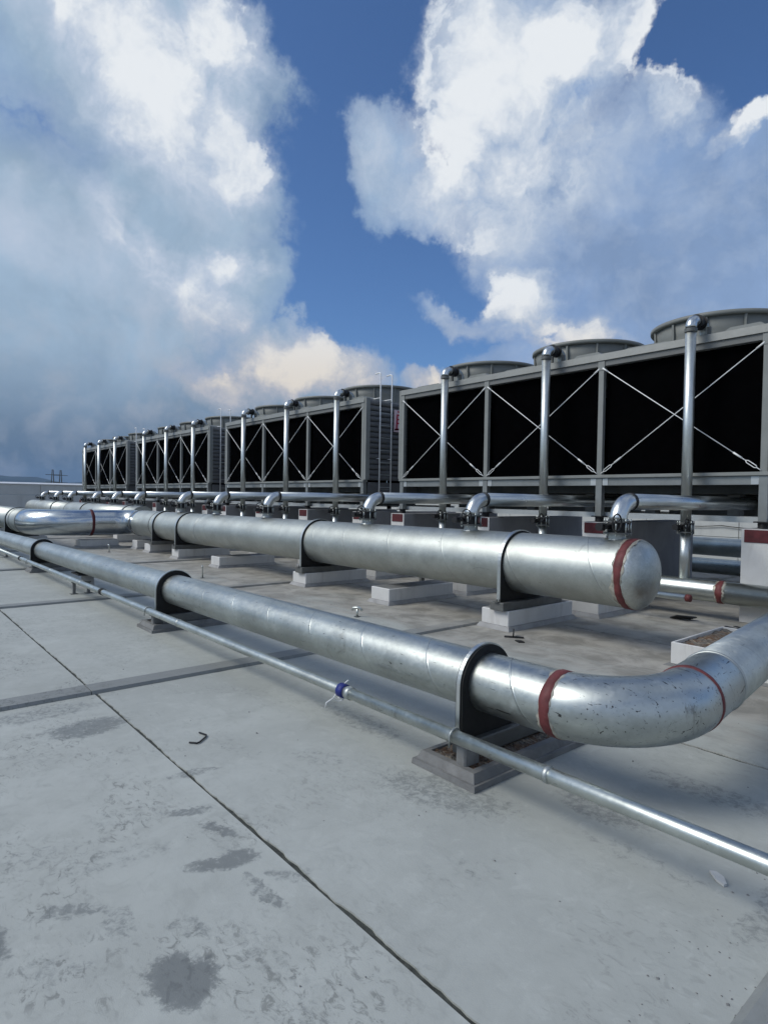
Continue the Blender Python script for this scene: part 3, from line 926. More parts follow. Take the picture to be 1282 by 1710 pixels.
    def stroke(a, b, w):
        g.bar((X1 + 0.002, a[0], a[1]), (X1 + 0.002, b[0], b[1]), 0.008, w) if abs(a[0] - b[0]) >= abs(a[1] - b[1]) else g.bar((X1 + 0.002, a[0], a[1]), (X1 + 0.002, b[0], b[1]), w, 0.008)
    for (a, b, w) in (((9.52, 3.525), (9.74, 3.505), 0.034), ((9.49, 3.445), (9.88, 3.445), 0.036), ((9.51, 3.345), (9.86, 3.345), 0.032), ((9.49, 3.255), (9.88, 3.255), 0.034)):
        g.bar((X1 + 0.002, a[0], a[1]), (X1 + 0.002, b[0], b[1]), 0.006, w)
    for (a, b, w) in (((9.51, 3.46), (9.49, 3.10), 0.040), ((9.87, 3.46), (9.87, 3.24), 0.036)):
        g.add([(X2, a[0] - w / 2, a[1]), (X2, a[0] + w / 2, a[1]), (X2, b[0] + w / 2, b[1]), (X2, b[0] - w / 2, b[1])], [(0, 3, 2, 1)])
    g.add([(X2, 9.43, 3.085), (X2, 9.43, 3.12), (X2, 9.66, 3.15), (X2, 9.66, 3.11)], [(0, 1, 2, 3), (3, 2, 1, 0)])
    g.add([(X2, 9.62, 3.24), (X2, 9.68, 3.24), (X2, 9.98, 3.11), (X2, 9.94, 3.08)], [(0, 1, 2, 3), (3, 2, 1, 0)])
    g.build('character', SIGN_RED, sg)
    return rt


tower0 = build_tower()
TN = ['nearest', 'second', 'third', 'farthest']
TL = ['nearest and largest grey cooling tower, three black bays with cross braces at the right edge',
      'second cooling tower, its louvred end with ladder and red lettered sign beside the nearest tower',
      'third cooling tower in the row, small, between the second and the farthest',
      'farthest and smallest cooling tower, at the left end of the row beside the pale parapet']
for i in range(4):
    t = tower0 if i == 0 else copy_tree(tower0)
    t.location.x = tower0.location.x - i * PITCH if i else t.location.x
    tag(t, TL[i], 'cooling tower', 'cooling towers in a row on the roof')

# piers under the tower posts
PN = ['right end', 'first inner post', 'second inner post', 'left end']


def pier(x, i, k):
    rt = root('concrete_pier', (x, YC, 0))
    w = 0.20
    g = M(); g.box(x - w, x + w, YT - 0.10, YB + 0.10, 0.0, 1.192); g.build('pier_body', PIER_GREY, rt, bevel=0.008)
    g = M(); g.box(x - w + 0.002, x + w - 0.002, YT - 0.108, YT - 0.1005, 0.004, 1.188); g.build('painted_face', WHITE, rt)
    g = M(); g.box(x - w + 0.035, x + w + 0.004 if k == 0 and i == 0 else x + w - 0.035, YT - 0.118, YT - 0.1085, 1.02, 1.180); g.build('primer_plate', MAROON_DARK, rt, bevel=0.003)
    return tag(rt, 'grey pier with maroon plate under the %s of the %s cooling tower' % (PN[k], TN[i]), 'pier', 'piers carrying the cooling towers')


for i in range(4):
    for k in range(4):
        pier(X0 - i * PITCH - k * W + 0.0, i, k)

# ================================================================ valves
BAY = ['right', 'middle', 'left']


def butterfly(parent, p, r, wheel=True):
    """flanged valve on a vertical pipe, with gearbox and handwheel."""
    x, y, z = p
    g = M()
    g.lathe([(-0.052, 0), (-0.052, r * 1.28), (-0.034, r * 1.28), (-0.034, r * 1.06), (0.034, r * 1.06), (0.034, r * 1.28), (0.052, r * 1.28), (0.052, 0)], p, (0, 0, 1), 20, smooth=False)
    v = g.build('valve_body', BLACK, parent)
    g = M()
    g.lathe([(0.0525, r * 0.9), (0.0525, r * 1.6), (0.070, r * 1.6), (0.070, r * 0.9)], p, (0, 0, 1), 20, smooth=False)
    g.lathe([(-0.070, r * 0.9), (-0.070, r * 1.6), (-0.0525, r * 1.6), (-0.0525, r * 0.9)], p, (0, 0, 1), 20, smooth=False)
    g.build('flange', STEEL_DARK, v)
    g = M()
    for i in range(8):
        a = 2 * math.pi * (i + 0.5) / 8
        q = Vector(p) + Vector((math.cos(a), math.sin(a), 0)) * r * 1.45
        g.tube([q + Vector((0, 0, -0.088)), q + Vector((0, 0, 0.088))], 0.0085, 6)
    g.build('bolts', GALV_BRIGHT, v)
    if wheel:
        g = M()
        gx, gy, gz = x - r * 0.9, y - r * 2.1, z + 0.005
        g.tube([(x - r * 0.4, y - r * 1.0, z), (gx + 0.03, gy, gz)], 0.022, 8)
        g.lathe([(-0.045, 0), (-0.045, 0.042), (0.045, 0.042), (0.045, 0)], (gx, gy, gz), (0, 1, 0), 14, smooth=False)
        g.tube([(gx, gy, gz + 0.02), (x + r * 1.3, gy - r * 0.4, gz + 0.05)], 0.012, 6)
        g.build('gearbox', BLACK, v)
        hw = M()
        c = Vector((x + r * 1.3, gy - r * 0.4, gz + 0.05))
        R_ = r * 0.98
        pts = [c + Vector((0, math.cos(2 * math.pi * i / 20), math.sin(2 * math.pi * i / 20))) * R_ for i in range(21)]
        hw.tube(pts, 0.008, 6, cap=False)
        for i in range(3):
            a = 2 * math.pi * i / 3 + 0.5
            hw.tube([c, c + Vector((0, math.cos(a), math.sin(a))) * R_], 0.006, 5)
        hw.build('handwheel', BLACK, v)
    return v


# ================================================================ risers in front of the towers
RX = [-3.60, -5.85, -8.09, -11.53, -13.72, -16.06, -19.57, -21.92, -24.20, -27.80, -30.12, -32.42]
YR = 8.35
RR = 0.067


def riser(x):
    rt = root('riser_pipe', (x, YR, 0.50))
    ax = (x, YR, 0)
    g = M(); g.tube([(x, YR, 1.25), (x, YR, 3.80)], RR, 24); g.build('standpipe', GALV_PIPE_V, rt, at=(x, YR, 1.25))
    g = M(); g.tube([(x, YR, 0.50), (x, YR, 1.10)], RR * 0.97, 24); g.build('standpipe', GALV_PIPE_V, rt, at=(x, YR, 0.5))
    butterfly(rt, (x, YR, 1.175), RR, wheel=True)
    g = M(); g.lathe([(0.0, RR + 0.001), (0.0, RR * 1.18), (0.045, RR * 1.18), (0.045, RR + 0.001)], (x, YR, 3.765), (0, 0, 1), 20, smooth=False); g.build('coupling', STEEL_DARK, rt)
    e = 0.115
    g = M(); g.tube(arc((x, YR + e, 3.82), e, math.pi, math.pi / 2, (0, 1, 0), (0, 0, 1), 10), RR * 1.04, 24); g.build('elbow', GALV_ELB2, rt)
    g = M(); g.tube([(x, YR + e, 3.82 + e), (x, YR + 0.32, 3.82 + e)], RR * 0.95, 20); g.build('crossover', GALV_FLAT, rt)
    g = M(); g.tube(arc((x, YR + 0.32, 3.82), e, math.pi / 2, 0, (0, 1, 0), (0, 0, 1), 8) + [(x, YR + 0.32 + e, 3.765)], RR * 1.0, 20); g.build('elbow', GALV_FLAT, rt)
    g = M()
    for q in (0.14, 0.27):
        g.lathe([(0, RR), (0, RR * 1.42), (0.018, RR * 1.42), (0.018, RR)], (x, YR + q, 3.82 + e), (0, 1, 0), 16, smooth=False)
    g.lathe([(0, RR * 0.9), (0, RR * 1.12), (0.12, RR * 1.12), (0.12, RR * 0.9)], (x, YR + 0.155, 3.82 + e), (0, 1, 0), 16, smooth=False)
    g.tube([(x, YR + 0.215, 3.82 + e), (x - 0.13, YR + 0.215, 3.82 + e)], 0.02, 8)
    g.build('crossover_valve', BLACK, rt)
    g = M()
    for q in (-0.10, 0.11):
        g.box(x + q - 0.02, x + q + 0.02, YR + 0.28, YR + 0.32, ZD - 0.01, ZD + 0.11)
        g.box(x + q - 0.05, x + q + 0.05, YR + 0.27, YR + 0.36, ZD - 0.012, ZD - 0.002)
    g.build('pipe_bracket', STEEL_DARK, rt)
    return rt


GALV_ELB2 = galvanised('galvanised_small_elbow', (0.63, 0.66, 0.655), 0.34, stain=0.25, var=0.12, mottle=0.5)
GALV_PIPE_V = galvanised('galvanised_riser', (0.64, 0.675, 0.655), 0.42, stain=0.28, var=0.12, mottle=0.5)
r0 = riser(RX[0])
for i in range(12):
    r = r0 if i == 0 else copy_tree(r0)
    r.location.x = RX[i]
    tag(r, 'tall galvanised riser pipe before the %s bay of the %s cooling tower' % (BAY[i % 3], TN[i // 3]), 'pipe', 'riser pipes in front of the cooling towers')

# ================================================================ large header
YH = 5.98; RH = 0.355


def zh(x):
    return 0.755 + 0.005 * (x + 6)


def straight(parent, name, p, q, r, mt, n=48, cap=True):
    f = frame_along(Vector(q) - Vector(p))
    g = M(); g.tube([p, q], r, n, cap=cap)
    return g.build(name, mt, parent, at=p, frame=f)


def band(parent, name, p, d, w, r, mt, n=48, t=0.006, wob=0.0):
    d = Vector(d).normalized(); p = Vector(p)
    f = frame_along(d); u, v = f.col[1], f.col[2]
    g = M(); vs = []; 
    ph = [random.uniform(0, 6.28) for _ in range(8)]
    for k in range(n):
        a = 2 * math.pi * k / n; e = u * math.cos(a) + v * math.sin(a)
        j0 = wob * (0.45 * math.sin(3 * a + ph[0]) + 0.3 * math.sin(7 * a + ph[1]) + 0.2 * math.sin(17 * a + ph[2]) + random.uniform(-0.15, 0.15))
        j1 = wob * (0.45 * math.sin(2 * a + ph[3]) + 0.3 * math.sin(6 * a + ph[4]) + 0.2 * math.sin(19 * a + ph[5]) + random.uniform(-0.15, 0.15))
        for dd, rr in ((-w / 2 + j0, r - 0.002), (-w / 2 + j0 * 0.8 + 0.004, r + t), (w / 2 + j1 * 0.8 - 0.004, r + t), (w / 2 + j1, r - 0.002)):
            vs.append(p + d * dd + e * rr)
    fs = []
    for k in range(n):
        k2 = (k + 1) % n
        for i in range(3):
            fs.append((k * 4 + i, k * 4 + i + 1, k2 * 4 + i + 1, k2 * 4 + i))
    g.add(vs, fs, True)
    return g.build(name, mt, parent)


XE = -3.06                                                  # where the dished end cap starts
hd = root('header_pipe', (-10.0, YH, zh(-10) - RH))
cuts = [XE, -8.1, -13.12, -15.95, -17.30]
for a, b in zip(cuts[:-1], cuts[1:]):
    straight(hd, 'pipe_section', (a, YH, zh(a)), (b, YH, zh(b)), RH, GALV_HEADER, 64, cap=False)
for x in (-13.12, -15.95):
    band(hd, 'weld_seam', (x, YH, zh(x)), (1, 0, 0), 0.035, RH, STEEL_DARK if x < -15 else GALV_FLAT, 64, 0.006)
g = M(); g.lathe([(0.0, RH), (0.03, RH)] + [(0.03 + 0.165 * math.sin(math.pi / 2 * i / 9), RH * math.cos(math.pi / 2 * i / 9)) for i in range(1, 10)], (XE, YH, zh(XE)), (1, 0, 0.005), 64)
g.build('end_cap', GALV_CAP, hd)
band(hd, 'burnt_edge', (XE - 0.015, YH, zh(XE)), (1, 0, 0), 0.125, RH, SCORCH, 96, 0.0025, 0.035)
band(hd, 'weld_band', (XE - 0.01, YH, zh(XE)), (1, 0, 0), 0.085, RH, MAROON, 96, 0.007, 0.014)
# the left end turns towards the camera side and runs on along the roof
XJ = -18.10; YJ = 3.55; zj = 0.70
e1 = 0.62
g = M(); g.tube([(XJ + e1, YH, zj)] + arc((XJ + e1, YH - e1, zj), e1, math.pi / 2, math.pi, (1, 0, 0), (0, 1, 0), 12)[1:], RH, 48, cap=False)
g.build('elbow', GALV_SHINY, hd)
straight(hd, 'pipe_section', (XJ + e1 + 0.2, YH, zj), (XJ + e1, YH, zj), RH, GALV_SHINY, 48, cap=False)
straight(hd, 'pipe_section', (XJ, YH - e1, zj), (XJ, 4.82, zj), RH, GALV_SHINY, 48, cap=False)
g = M(); g.tube(arc((XJ - 1.27, 4.82, zj), 1.27, 0, -math.pi / 2, (1, 0, 0), (0, 1, 0), 20), RH, 48, cap=False)
g.build('elbow', GALV_SHINY, hd)
straight(hd, 'pipe_section', (XJ - 1.27, YJ, zj), (-37.2, YJ, zj - 0.03), RH, GALV_HEADER, 48)
band(hd, 'weld_seam', (XJ + e1 + 0.02, YH, zj), (1, 0, 0), 0.05, RH, STEEL_DARK, 48, 0.010)
band(hd, 'weld_band', (XJ, 4.80, zj), (0, 1, 0), 0.075, RH, MAROON_DARK, 64, 0.008, 0.010)
band(hd, 'weld_seam', (XJ - 1.30, YJ, zj), (1, 0, 0), 0.04, RH, STEEL_DARK, 48, 0.008)
band(hd, 'weld_seam', (XJ - 2.25, YJ, zj), (1, 0, 0), 0.04, RH, STEEL_DARK, 48, 0.008)
tag(hd, 'thick galvanised header pipe with a domed end and maroon weld band', 'pipe')

YH2 = 6.50; zh2 = 0.79
h2 = root('header_pipe', (-26, YH2, zh2 - RH))
straight(h2, 'pipe_section', (-18.9, YH2, zh2), (-27.0, YH2, zh2), RH, GALV_HEADER, 48)
straight(h2, 'pipe_section', (-27.0, YH2, zh2), (-34.5, YH2, zh2), RH, GALV_HEADER, 48)
band(h2, 'weld_seam', (-27.0, YH2, zh2), (1, 0, 0), 0.04, RH, STEEL_DARK, 48, 0.008)
tag(h2, 'thick header pipe partly hidden behind the bend of the longer one at left', 'pipe')

# outlets with valves on the headers, running back under the towers
OX = [-3.27, -5.28, -7.40, -10.50, -12.70, -14.70, -19.45, -21.70, -24.00, -27.50, -29.85, -32.50]
RO = 0.088


def outlet(x, y, zt):
    rt = root('outlet_pipe', (x, y, zt - 0.01))
    g = M(); g.lathe([(0, RO * 1.25), (0.02, RO * 1.15), (0.02, RO), (0.10, RO), (0.10, 0)], (x, y, zt - 0.03), (0, 0, 1), 24, smooth=False); g.build('nozzle', SKIRT if False else GALV_FLAT, rt)
    band(rt, 'weld_band', (x, y, zt + 0.004), (0, 0, 1), 0.022, RO * 1.06, MAROON_DARK, 24, 0.010, 0.003)
    butterfly(rt, (x, y, zt + 0.115), RO)
    z0 = zt + 0.185; e = 0.235
    zc = 1.505
    g = M(); g.tube([(x, y, z0)] + arc((x, y + e, zc - e), e, math.pi, math.pi / 2, (0, 1, 0), (0, 0, 1), 12), RO * 1.02, 28); g.build('elbow', GALV_ELB2, rt)
    band(rt, 'groove_coupling', (x, y + e + 0.012, zc), (0, 1, 0), 0.03, RO * 1.02, BLACK, 28, 0.008)
    straight(rt, 'pipe_section', (x, y + e, zc), (x, YC - 0.15, zc), RO, GALV_PIPE_O, 28)
    g = M(); g.tube(arc((x, YC - 0.15, zc + 0.17), 0.17, -math.pi / 2, 0, (0, 1, 0), (0, 0, 1), 8), RO, 24); g.build('elbow', GALV_FLAT, rt)
    return rt


GALV_PIPE_O = galvanised('galvanised_outlet', (0.54, 0.575, 0.575), 0.30, stain=0.3, var=0.12, mottle=0.5)
o0 = outlet(OX[0], YH, zh(OX[0]) + RH)
o6 = None
for i in range(12):
    if i == 0:
        r = o0
    elif i < 6:
        r = copy_tree(o0); r.location.x = OX[i]
    elif i == 6:
        r = o6 = outlet(OX[6], YH2, zh2 + RH)
    else:
        r = copy_tree(o6); r.location.x = OX[i]
    tag(r, 'elbowed outlet pipe with black handwheel valve, below the %s bay of the %s cooling tower' % (BAY[i % 3], TN[i // 3]), 'pipe', 'valved outlet pipes on the headers')

# ================================================================ clamps
def saddle(x, y, z, r, zbase, ybase, name='pipe_saddle', thick=0.05, strap=GALV_FLAT, rim=0.045, w=0.07, axis=0):
    """inverted-U clamp: black plate cut round the pipe, metal strap over it, steel beam underneath."""
    rt = root(name, (x, y, zbase))
    ro = r + rim
    zb = zbase + 0.095

    def outl(rad, k=28):
        pts = [(rad * math.cos(math.pi * i / k), rad * math.sin(math.pi * i / k)) for i in range(k + 1)]
        return pts

    def P(px, u, h):
        return (x + px, y + u, z + h) if axis == 0 else (x + u, y + px, z + h)
    top = outl(ro)
    loop = [(ro, zb - z)] + top + [(-ro, zb - z)]
    k = len(loop)
    g = M()
    vs = [P(-thick / 2, *p) for p in loop] + [P(thick / 2, *p) for p in loop]
    fs = [tuple(range(k)), tuple(range(2 * k - 1, k - 1, -1))] + [(i, i + k, (i + 1) % k + k, (i + 1) % k) for i in range(k)]
    g.add(vs, fs); g.build('clamp_plate', RUBBER, rt)
    g = M()
    r1, r2 = ro + 0.001, ro + 0.010
    l1 = [(r1, zb - z)] + outl(r1) + [(-r1, zb - z)]; l2 = [(r2, zb - z)] + outl(r2) + [(-r2, zb - z)]
    vs = [P(s, *p) for s in (-w / 2, w / 2) for l in (l1, l2) for p in l]
    fs = []
    for i in range(k - 1):
        a, b = i, i + 1
        fs += [(a + k, b + k, b + 3 * k, a + 3 * k), (a, a + 2 * k, b + 2 * k, b), (a + 2 * k, a + 3 * k, b + 3 * k, b + 2 * k), (a, b, b + k, a + k)]
    g.add(vs, fs, False); g.build('strap', strap, rt)
    g = M()
    y0, y1 = ybase
    if axis == 0:
        bw = 0.10 if r > 0.3 else 0.065
        g.box(x - bw, x + bw, y0, y1, zbase, zb - 0.001)
    else:
        g.box(y0, y1, y - 0.10, y + 0.10, zbase, zb - 0.001)
    g.build('steel_beam', STEEL_DARK, rt, bevel=0.006)
    for s in (-1, 1):
        g = M()
        u = s * (ro + 0.035)
        a = P(0, u, 0)
        g.box(a[0] - 0.03, a[0] + 0.03, a[1] - 0.03, a[1] + 0.03, zb, zb + 0.01)
        g.tube([(a[0], a[1], zb + 0.005), (a[0], a[1], zb + 0.035)], 0.010, 6)
        g.build('anchor_foot', STEEL_DARK, rt)
    return rt


def block(x, y0, y1, label, group, h=0.225, w=0.20, mt=None):
    rt = root('concrete_block', (x, (y0 + y1) / 2, 0))
    g = M(); g.frustum(x - w - 0.045, x + w + 0.045, y0 - 0.045, y1 + 0.045, 0.0012, 0.05, 0.03); g.build('cement_fillet', SKIRT, rt)
    g = M(); g.box(x - w, x + w, y0, y1, 0.045, h); g.build('block_body', mt or WHITE, rt, bevel=0.008)
    g = M(); g.box(x - w + 0.03, x + w - 0.03, y0 + 0.03, y1 - 0.03, h, h + 0.003); g.build('weathered_top', PED, rt)
    return tag(rt, label, 'concrete block', group)


BX = [-4.57, -6.65, -8.77, -12.0, -14.15, -16.0]
BL = ['white block under the header clamp nearest the maroon banded end', 'white block without a clamp, between the two nearest header clamps',
      'white block under the second header clamp from the domed end', 'white block without a clamp, just right of the ringed header joint',
      'white block under the third header clamp from the domed end', 'white block under the header clamp beside the shiny bend']
for i, x in enumerate(BX):
    block(x, 5.62, 6.92, BL[i], 'blocks in front under the header')
B2 = [-4.37, -6.62, -8.85, -11.1, -13.3, -15.6]
for i, x in enumerate(B2):
    block(x, 7.20, 8.50, 'low block in the back row behind the header, %s from the domed end' % ['first', 'second', 'third', 'fourth', 'fifth', 'sixth'][i], 'blocks in the row behind the header', h=0.215)
HL = ['black clamp with steel strap round the header, nearest the domed end', 'second clamp with steel strap round the header, from the domed end',
      'third clamp round the header, right of a pair standing close together', 'fourth clamp round the header, left of a pair beside the shiny bend']
for i, x in enumerate((-4.50, -8.70, -14.10, -15.62)):
    tag(saddle(x, YH, zh(x), RH, 0.228, (YH - 0.42, YH + 0.75), strap=STRAP, rim=0.024, thick=0.06, w=0.045), HL[i], 'pipe clamp', 'clamps on the header')
for i, x in enumerate((-19.9, -24.6, -29.2)):
    block(x, YH2 - 0.5, YH2 + 0.7, 'far white block under the %s clamp of the header behind the bend' % ['first', 'second', 'third'][i], 'blocks under the far header', h=0.30)
    tag(saddle(x, YH2, zh2, RH, 0.303, (YH2 - 0.42, YH2 + 0.6), rim=0.022), 'far black clamp, %s along the header behind the bend' % ['first', 'second', 'third'][i], 'pipe clamp', 'clamps on the far header')
for i, x in enumerate((-20.75, -26.0, -31.0)):
    block(x, YJ - 0.6, YJ + 0.7, 'low white block under the bent left run of the header, %s from the bend' % ['first', 'second', 'third'][i], 'blocks under the left run of the header', h=0.20)
    tag(saddle(x, YJ, zj - 0.008, RH, 0.203, (YJ - 0.5, YJ + 0.5), rim=0.022), 'black clamp on the left run of the header past the bend, %s from the bend' % ['first', 'second', 'third'][i], 'pipe clamp', 'clamps on the left run of the header')
block(-18.35, 4.55, 5.55, 'long low white block under the shiny bend of the header', 'blocks under the left run of the header', h=0.22, w=0.28)
block(-17.2, 5.7, 6.9, 'white block under the joint before the shiny bend', 'blocks under the left run of the header', h=0.24)

# ================================================================ low manifold behind the header
lm = root('manifold_pipe', (-12, YR, 0.229))
cuts = [1.8, -3.12, -9.0, -16.0, -24.0, -33.2]
for a, b in zip(cuts[:-1], cuts[1:]):
    straight(lm, 'pipe_section', (a, YR, 0.37), (b, YR, 0.37), 0.141, GALV_BRIGHT, 40, cap=(a > 1 or b < -33))
band(lm, 'burnt_edge', (-3.12, YR, 0.37), (1, 0, 0), 0.11, 0.141, SCORCH, 64, 0.002, 0.03)
band(lm, 'weld_band', (-3.12, YR, 0.37), (1, 0, 0), 0.075, 0.141, MAROON, 64, 0.006, 0.016)
for x in RX:
    band(lm, 'riser_weld', (x, YR, 0.514), (0, 0, 1), 0.050, RR, MAROON, 32, 0.034, 0.010)
tag(lm, 'bright low manifold pipe on the floor feeding the risers, with maroon welds', 'pipe')
dp = root('drain_pipe', (-8, 7.72, 0.20))
straight(dp, 'pipe_section', (-3.27, 7.75, 0.33), (-14.0, 7.75, 0.33), 0.042, GALV_BRIGHT, 24)
g = M(); g.lathe([(0, 0.043), (0, 0.046), (0.055, 0.046), (0.062, 0.03), (0.062, 0)], (-3.31, 7.75, 0.33), (1, 0, 0), 20); g.build('end_plug', MAROON, dp)
g = M()
for x in (-5.2, -8.0, -11.0):
    g.box(x - 0.03, x + 0.03, 7.71, 7.79, 0.0, 0.289)
g.build('foot', STEEL_DARK, dp)
tag(dp, 'thin bright pipe stub with a maroon end beside the domed header end', 'pipe')

# two dark pipes on the floor behind the piers
for y, z, r, lab, wd in ((12.75, 0.27, 0.15, 'lower dark bluish pipe on the floor behind the tower piers', 0.12), (13.55, 0.60, 0.19, 'higher and thicker dark pipe running behind the tower piers', 0.4)):
    b = root('supply_pipe', (-10, y, z - r))
    for a, c in zip([1.5, -7.0, -15.0, -24.0], [-7.0, -15.0, -24.0, -33.0]):
        straight(b, 'pipe_section', (a, y, z), (c, y, z), r, GALV_PIPE, 32)
    tag(b, lab, 'pipe')
    for x in (-1.6, -7.6, -14.0, -21.0, -28.0):
        g = M(); g.box(x - 0.12, x + 0.12, y - 0.22, y + 0.22, 0.0, z - r - 0.001)
        g.build('plinth', SKIRT, b)

# ================================================================ foreground pipe with the big elbow
def pc(x):
    return Vector((x, 2.718 + 0.009 * (x + 1.77), 0.465 + 0.005 * (x + 1.77)))


RP = 0.165
fp = root('condenser_pipe', (-8, pc(-8).y, pc(-8).z - RP))
cuts = [-1.77, -7.4, -13.0, -20.0, -36.5]
for a, b in zip(cuts[:-1], cuts[1:]):
    straight(fp, 'pipe_section', pc(a), pc(b), RP, GALV_PIPE, 56, cap=(b < -36))
band(fp, 'weld_seam', pc(-13.0), (1, 0, 0), 0.03, RP, GALV_FLAT, 40, 0.005)
TH = R(96.4); RE = 0.43
p0 = pc(-1.77)
pts = []
for i in range(29):
    t = TH * i / 28
    pts.append((p0.x + RE * math.sin(t), p0.y + RE * (1 - math.cos(t)), p0.z + 0.037 * i / 28))
g = M(); g.tube(pts, RP * 1.012, 56, cap=False)
g.build('elbow', GALV_ELBOW, fp)
p1 = Vector(pts[-1]); dr = Vector((math.cos(TH), math.sin(TH), 0.004)).normalized()
straight(fp, 'pipe_section', p1, p1 + dr * 0.42, RP * 1.012, GALV_ELBOW, 56, cap=False)
straight(fp, 'pipe_section', p1 + dr * 0.42, p1 + dr * 4.6, RP * 1.03, GALV_PIPE, 56)
band(fp, 'burnt_edge', p0 + Vector((0.012, 0, 0)), (1, 0, 0), 0.080, RP, SCORCH, 96, 0.0035, 0.016)
band(fp, 'weld_band', p0 + Vector((0.01, 0, 0)), (1, 0, 0), 0.062, RP, MAROON, 96, 0.0065, 0.008)
band(fp, 'weld_band', p1, dr, 0.034, RP * 1.01, MAROON, 96, 0.0045, 0.006)
band(fp, 'seam', p1 + dr * 0.42, dr, 0.012, RP * 1.02, GALV_FLAT, 56, 0.006)
tag(fp, 'long galvanised pipe with a big elbow and maroon weld bands in front', 'pipe')


def pedestal(x, label, saddle_label, xs_):
    rt = root('cement_pedestal', (x, 2.88, 0))
    w = 0.235; y0, y1 = 2.37, 3.42
    g = M(); g.frustum(x - w, x + w, y0, y1, 0.0012, 0.032, 0.004); g.build('base_step', PED, rt)
    g = M()
    i0, i1, i2 = 0.020, 0.042, 0.078
    def rect(i, z):
        return [(x - w + i, y0 + i, z), (x + w - i, y0 + i, z), (x + w - i, y1 - i, z), (x - w + i, y1 - i, z)]
    vs = rect(i0, 0.028) + rect(i0, 0.034) + rect(i1, 0.078) + rect(i2, 0.081) + rect(i2 + 0.004, 0.060)
    fs = [(a * 4 + k, a * 4 + (k + 1) % 4, (a + 1) * 4 + (k + 1) % 4, (a + 1) * 4 + k) for a in range(4) for k in range(4)]
    g.add(vs, fs); g.build('bevelled_rim', PED, rt)
    g = M(); nx, ny = 22, 44
    rnd = random.Random(int(abs(x) * 100))
    vs = [(x - w + i2 + (2 * w - 2 * i2) * i / nx, y0 + i2 + (y1 - y0 - 2 * i2) * j / ny, 0.067 + rnd.random() ** 3 * 0.014) for j in range(ny + 1) for i in range(nx + 1)]
    fs = [(j * (nx + 1) + i, j * (nx + 1) + i + 1, (j + 1) * (nx + 1) + i + 1, (j + 1) * (nx + 1) + i) for j in range(ny) for i in range(nx)]
    g.add(vs, fs); tag(g.build('debris', RUST, rt), kind='stuff')
    g = M(); g.box(x + 0.045, x + 0.115, 2.43, 2.55, 0.07, 0.203); g.build('conduit_stool', PED, rt, bevel=0.008)
    tag(rt, label, 'pedestal', 'cement pedestals under the front pipe')
    c = pc(xs_)
    s = saddle(xs_, c.y, c.z, RP, 0.080, (2.52, 3.22), thick=0.050, strap=STRAP, rim=0.048, w=0.026)
    tag(s, saddle_label, 'pipe clamp', 'clamps on the front pipe')


pedestal(-2.27, 'dark cement pedestal with rusty debris inside its rim, nearest, beside the big elbow', 'black clamp plate with bright strap nearest the big elbow', -2.27)
pedestal(-6.83, 'cement pedestal under the second clamp of the front pipe, counted from the big elbow', 'second black clamp plate on the front pipe from the big elbow', -6.72)
pedestal(-13.1, 'cement pedestal under the third clamp of the front pipe, counted from the big elbow', 'third black clamp plate on the front pipe, near the left edge', -13.0)

# thin conduit pipe
def cc(x):
    return Vector((x, 2.394 + 0.002 * (x + 3), 0.238 + 0.003 * (x + 3)))


RC = 0.036
cp = root('conduit_pipe', (-8, 2.38, 0.19))
cuts = [1.6, -3.19, -8.42, -13.73, -36.5]
for a, b in zip(cuts[:-1], cuts[1:]):
    straight(cp, 'pipe_section', cc(a), cc(b), RC, GALV_SMALL, 32, cap=(a > 1 or b < -36))
band(cp, 'tape_coupling', cc(-3.19), (1, 0, 0), 0.06, RC, BLUE, 32, 0.010, 0.003)
band(cp, 'collar', cc(-3.12), (1, 0, 0), 0.045, RC, GALV_FLAT, 32, 0.006)
for x in (-8.42, -13.73):
    band(cp, 'coupling', cc(x), (1, 0, 0), 0.10, RC, RUBBER, 24, 0.008)
for x in (-1.62, -5.9, -9.42, -11.2):
    band(cp, 'collar', cc(x), (1, 0, 0), 0.03, RC, GALV_FLAT, 32, 0.004)
for x in (-2.20, -6.75, -13.02):
    g = M(); c = cc(x)
    g.tube([(x, c.y - RC - 0.006, c.z - 0.05)] + [(x, c.y + (RC + 0.006) * math.cos(math.pi - math.pi * i / 12), c.z + (RC + 0.006) * math.sin(math.pi * i / 12)) for i in range(13)] + [(x, c.y + RC + 0.006, c.z - 0.05)], 0.005, 6)
    g.build('u_bolt', GALV_FLAT, cp)
g = M(); c = cc(-3.22)
g.tube([c + Vector((0, -0.03, -0.02)), c + Vector((-0.01, -0.05, -0.05)), c + Vector((0.0, -0.02, -0.075)), c + Vector((0.03, 0.0, -0.06)), c + Vector((0.02, -0.03, -0.04))], 0.0045, 6)
g.tube([c + Vector((-0.01, -0.05, -0.05)), c + Vector((-0.05, -0.075, -0.085)), c + Vector((-0.055, -0.08, -0.12))], 0.004, 6)
g.tube([c + Vector((0.02, 0.02, 0.04)), c + Vector((0.04, 0.035, 0.065))], 0.005, 5)
g.build('tie_wire', PALE, cp)
tag(cp, 'thin bright conduit pipe with blue taped joint crossing the foreground', 'pipe')


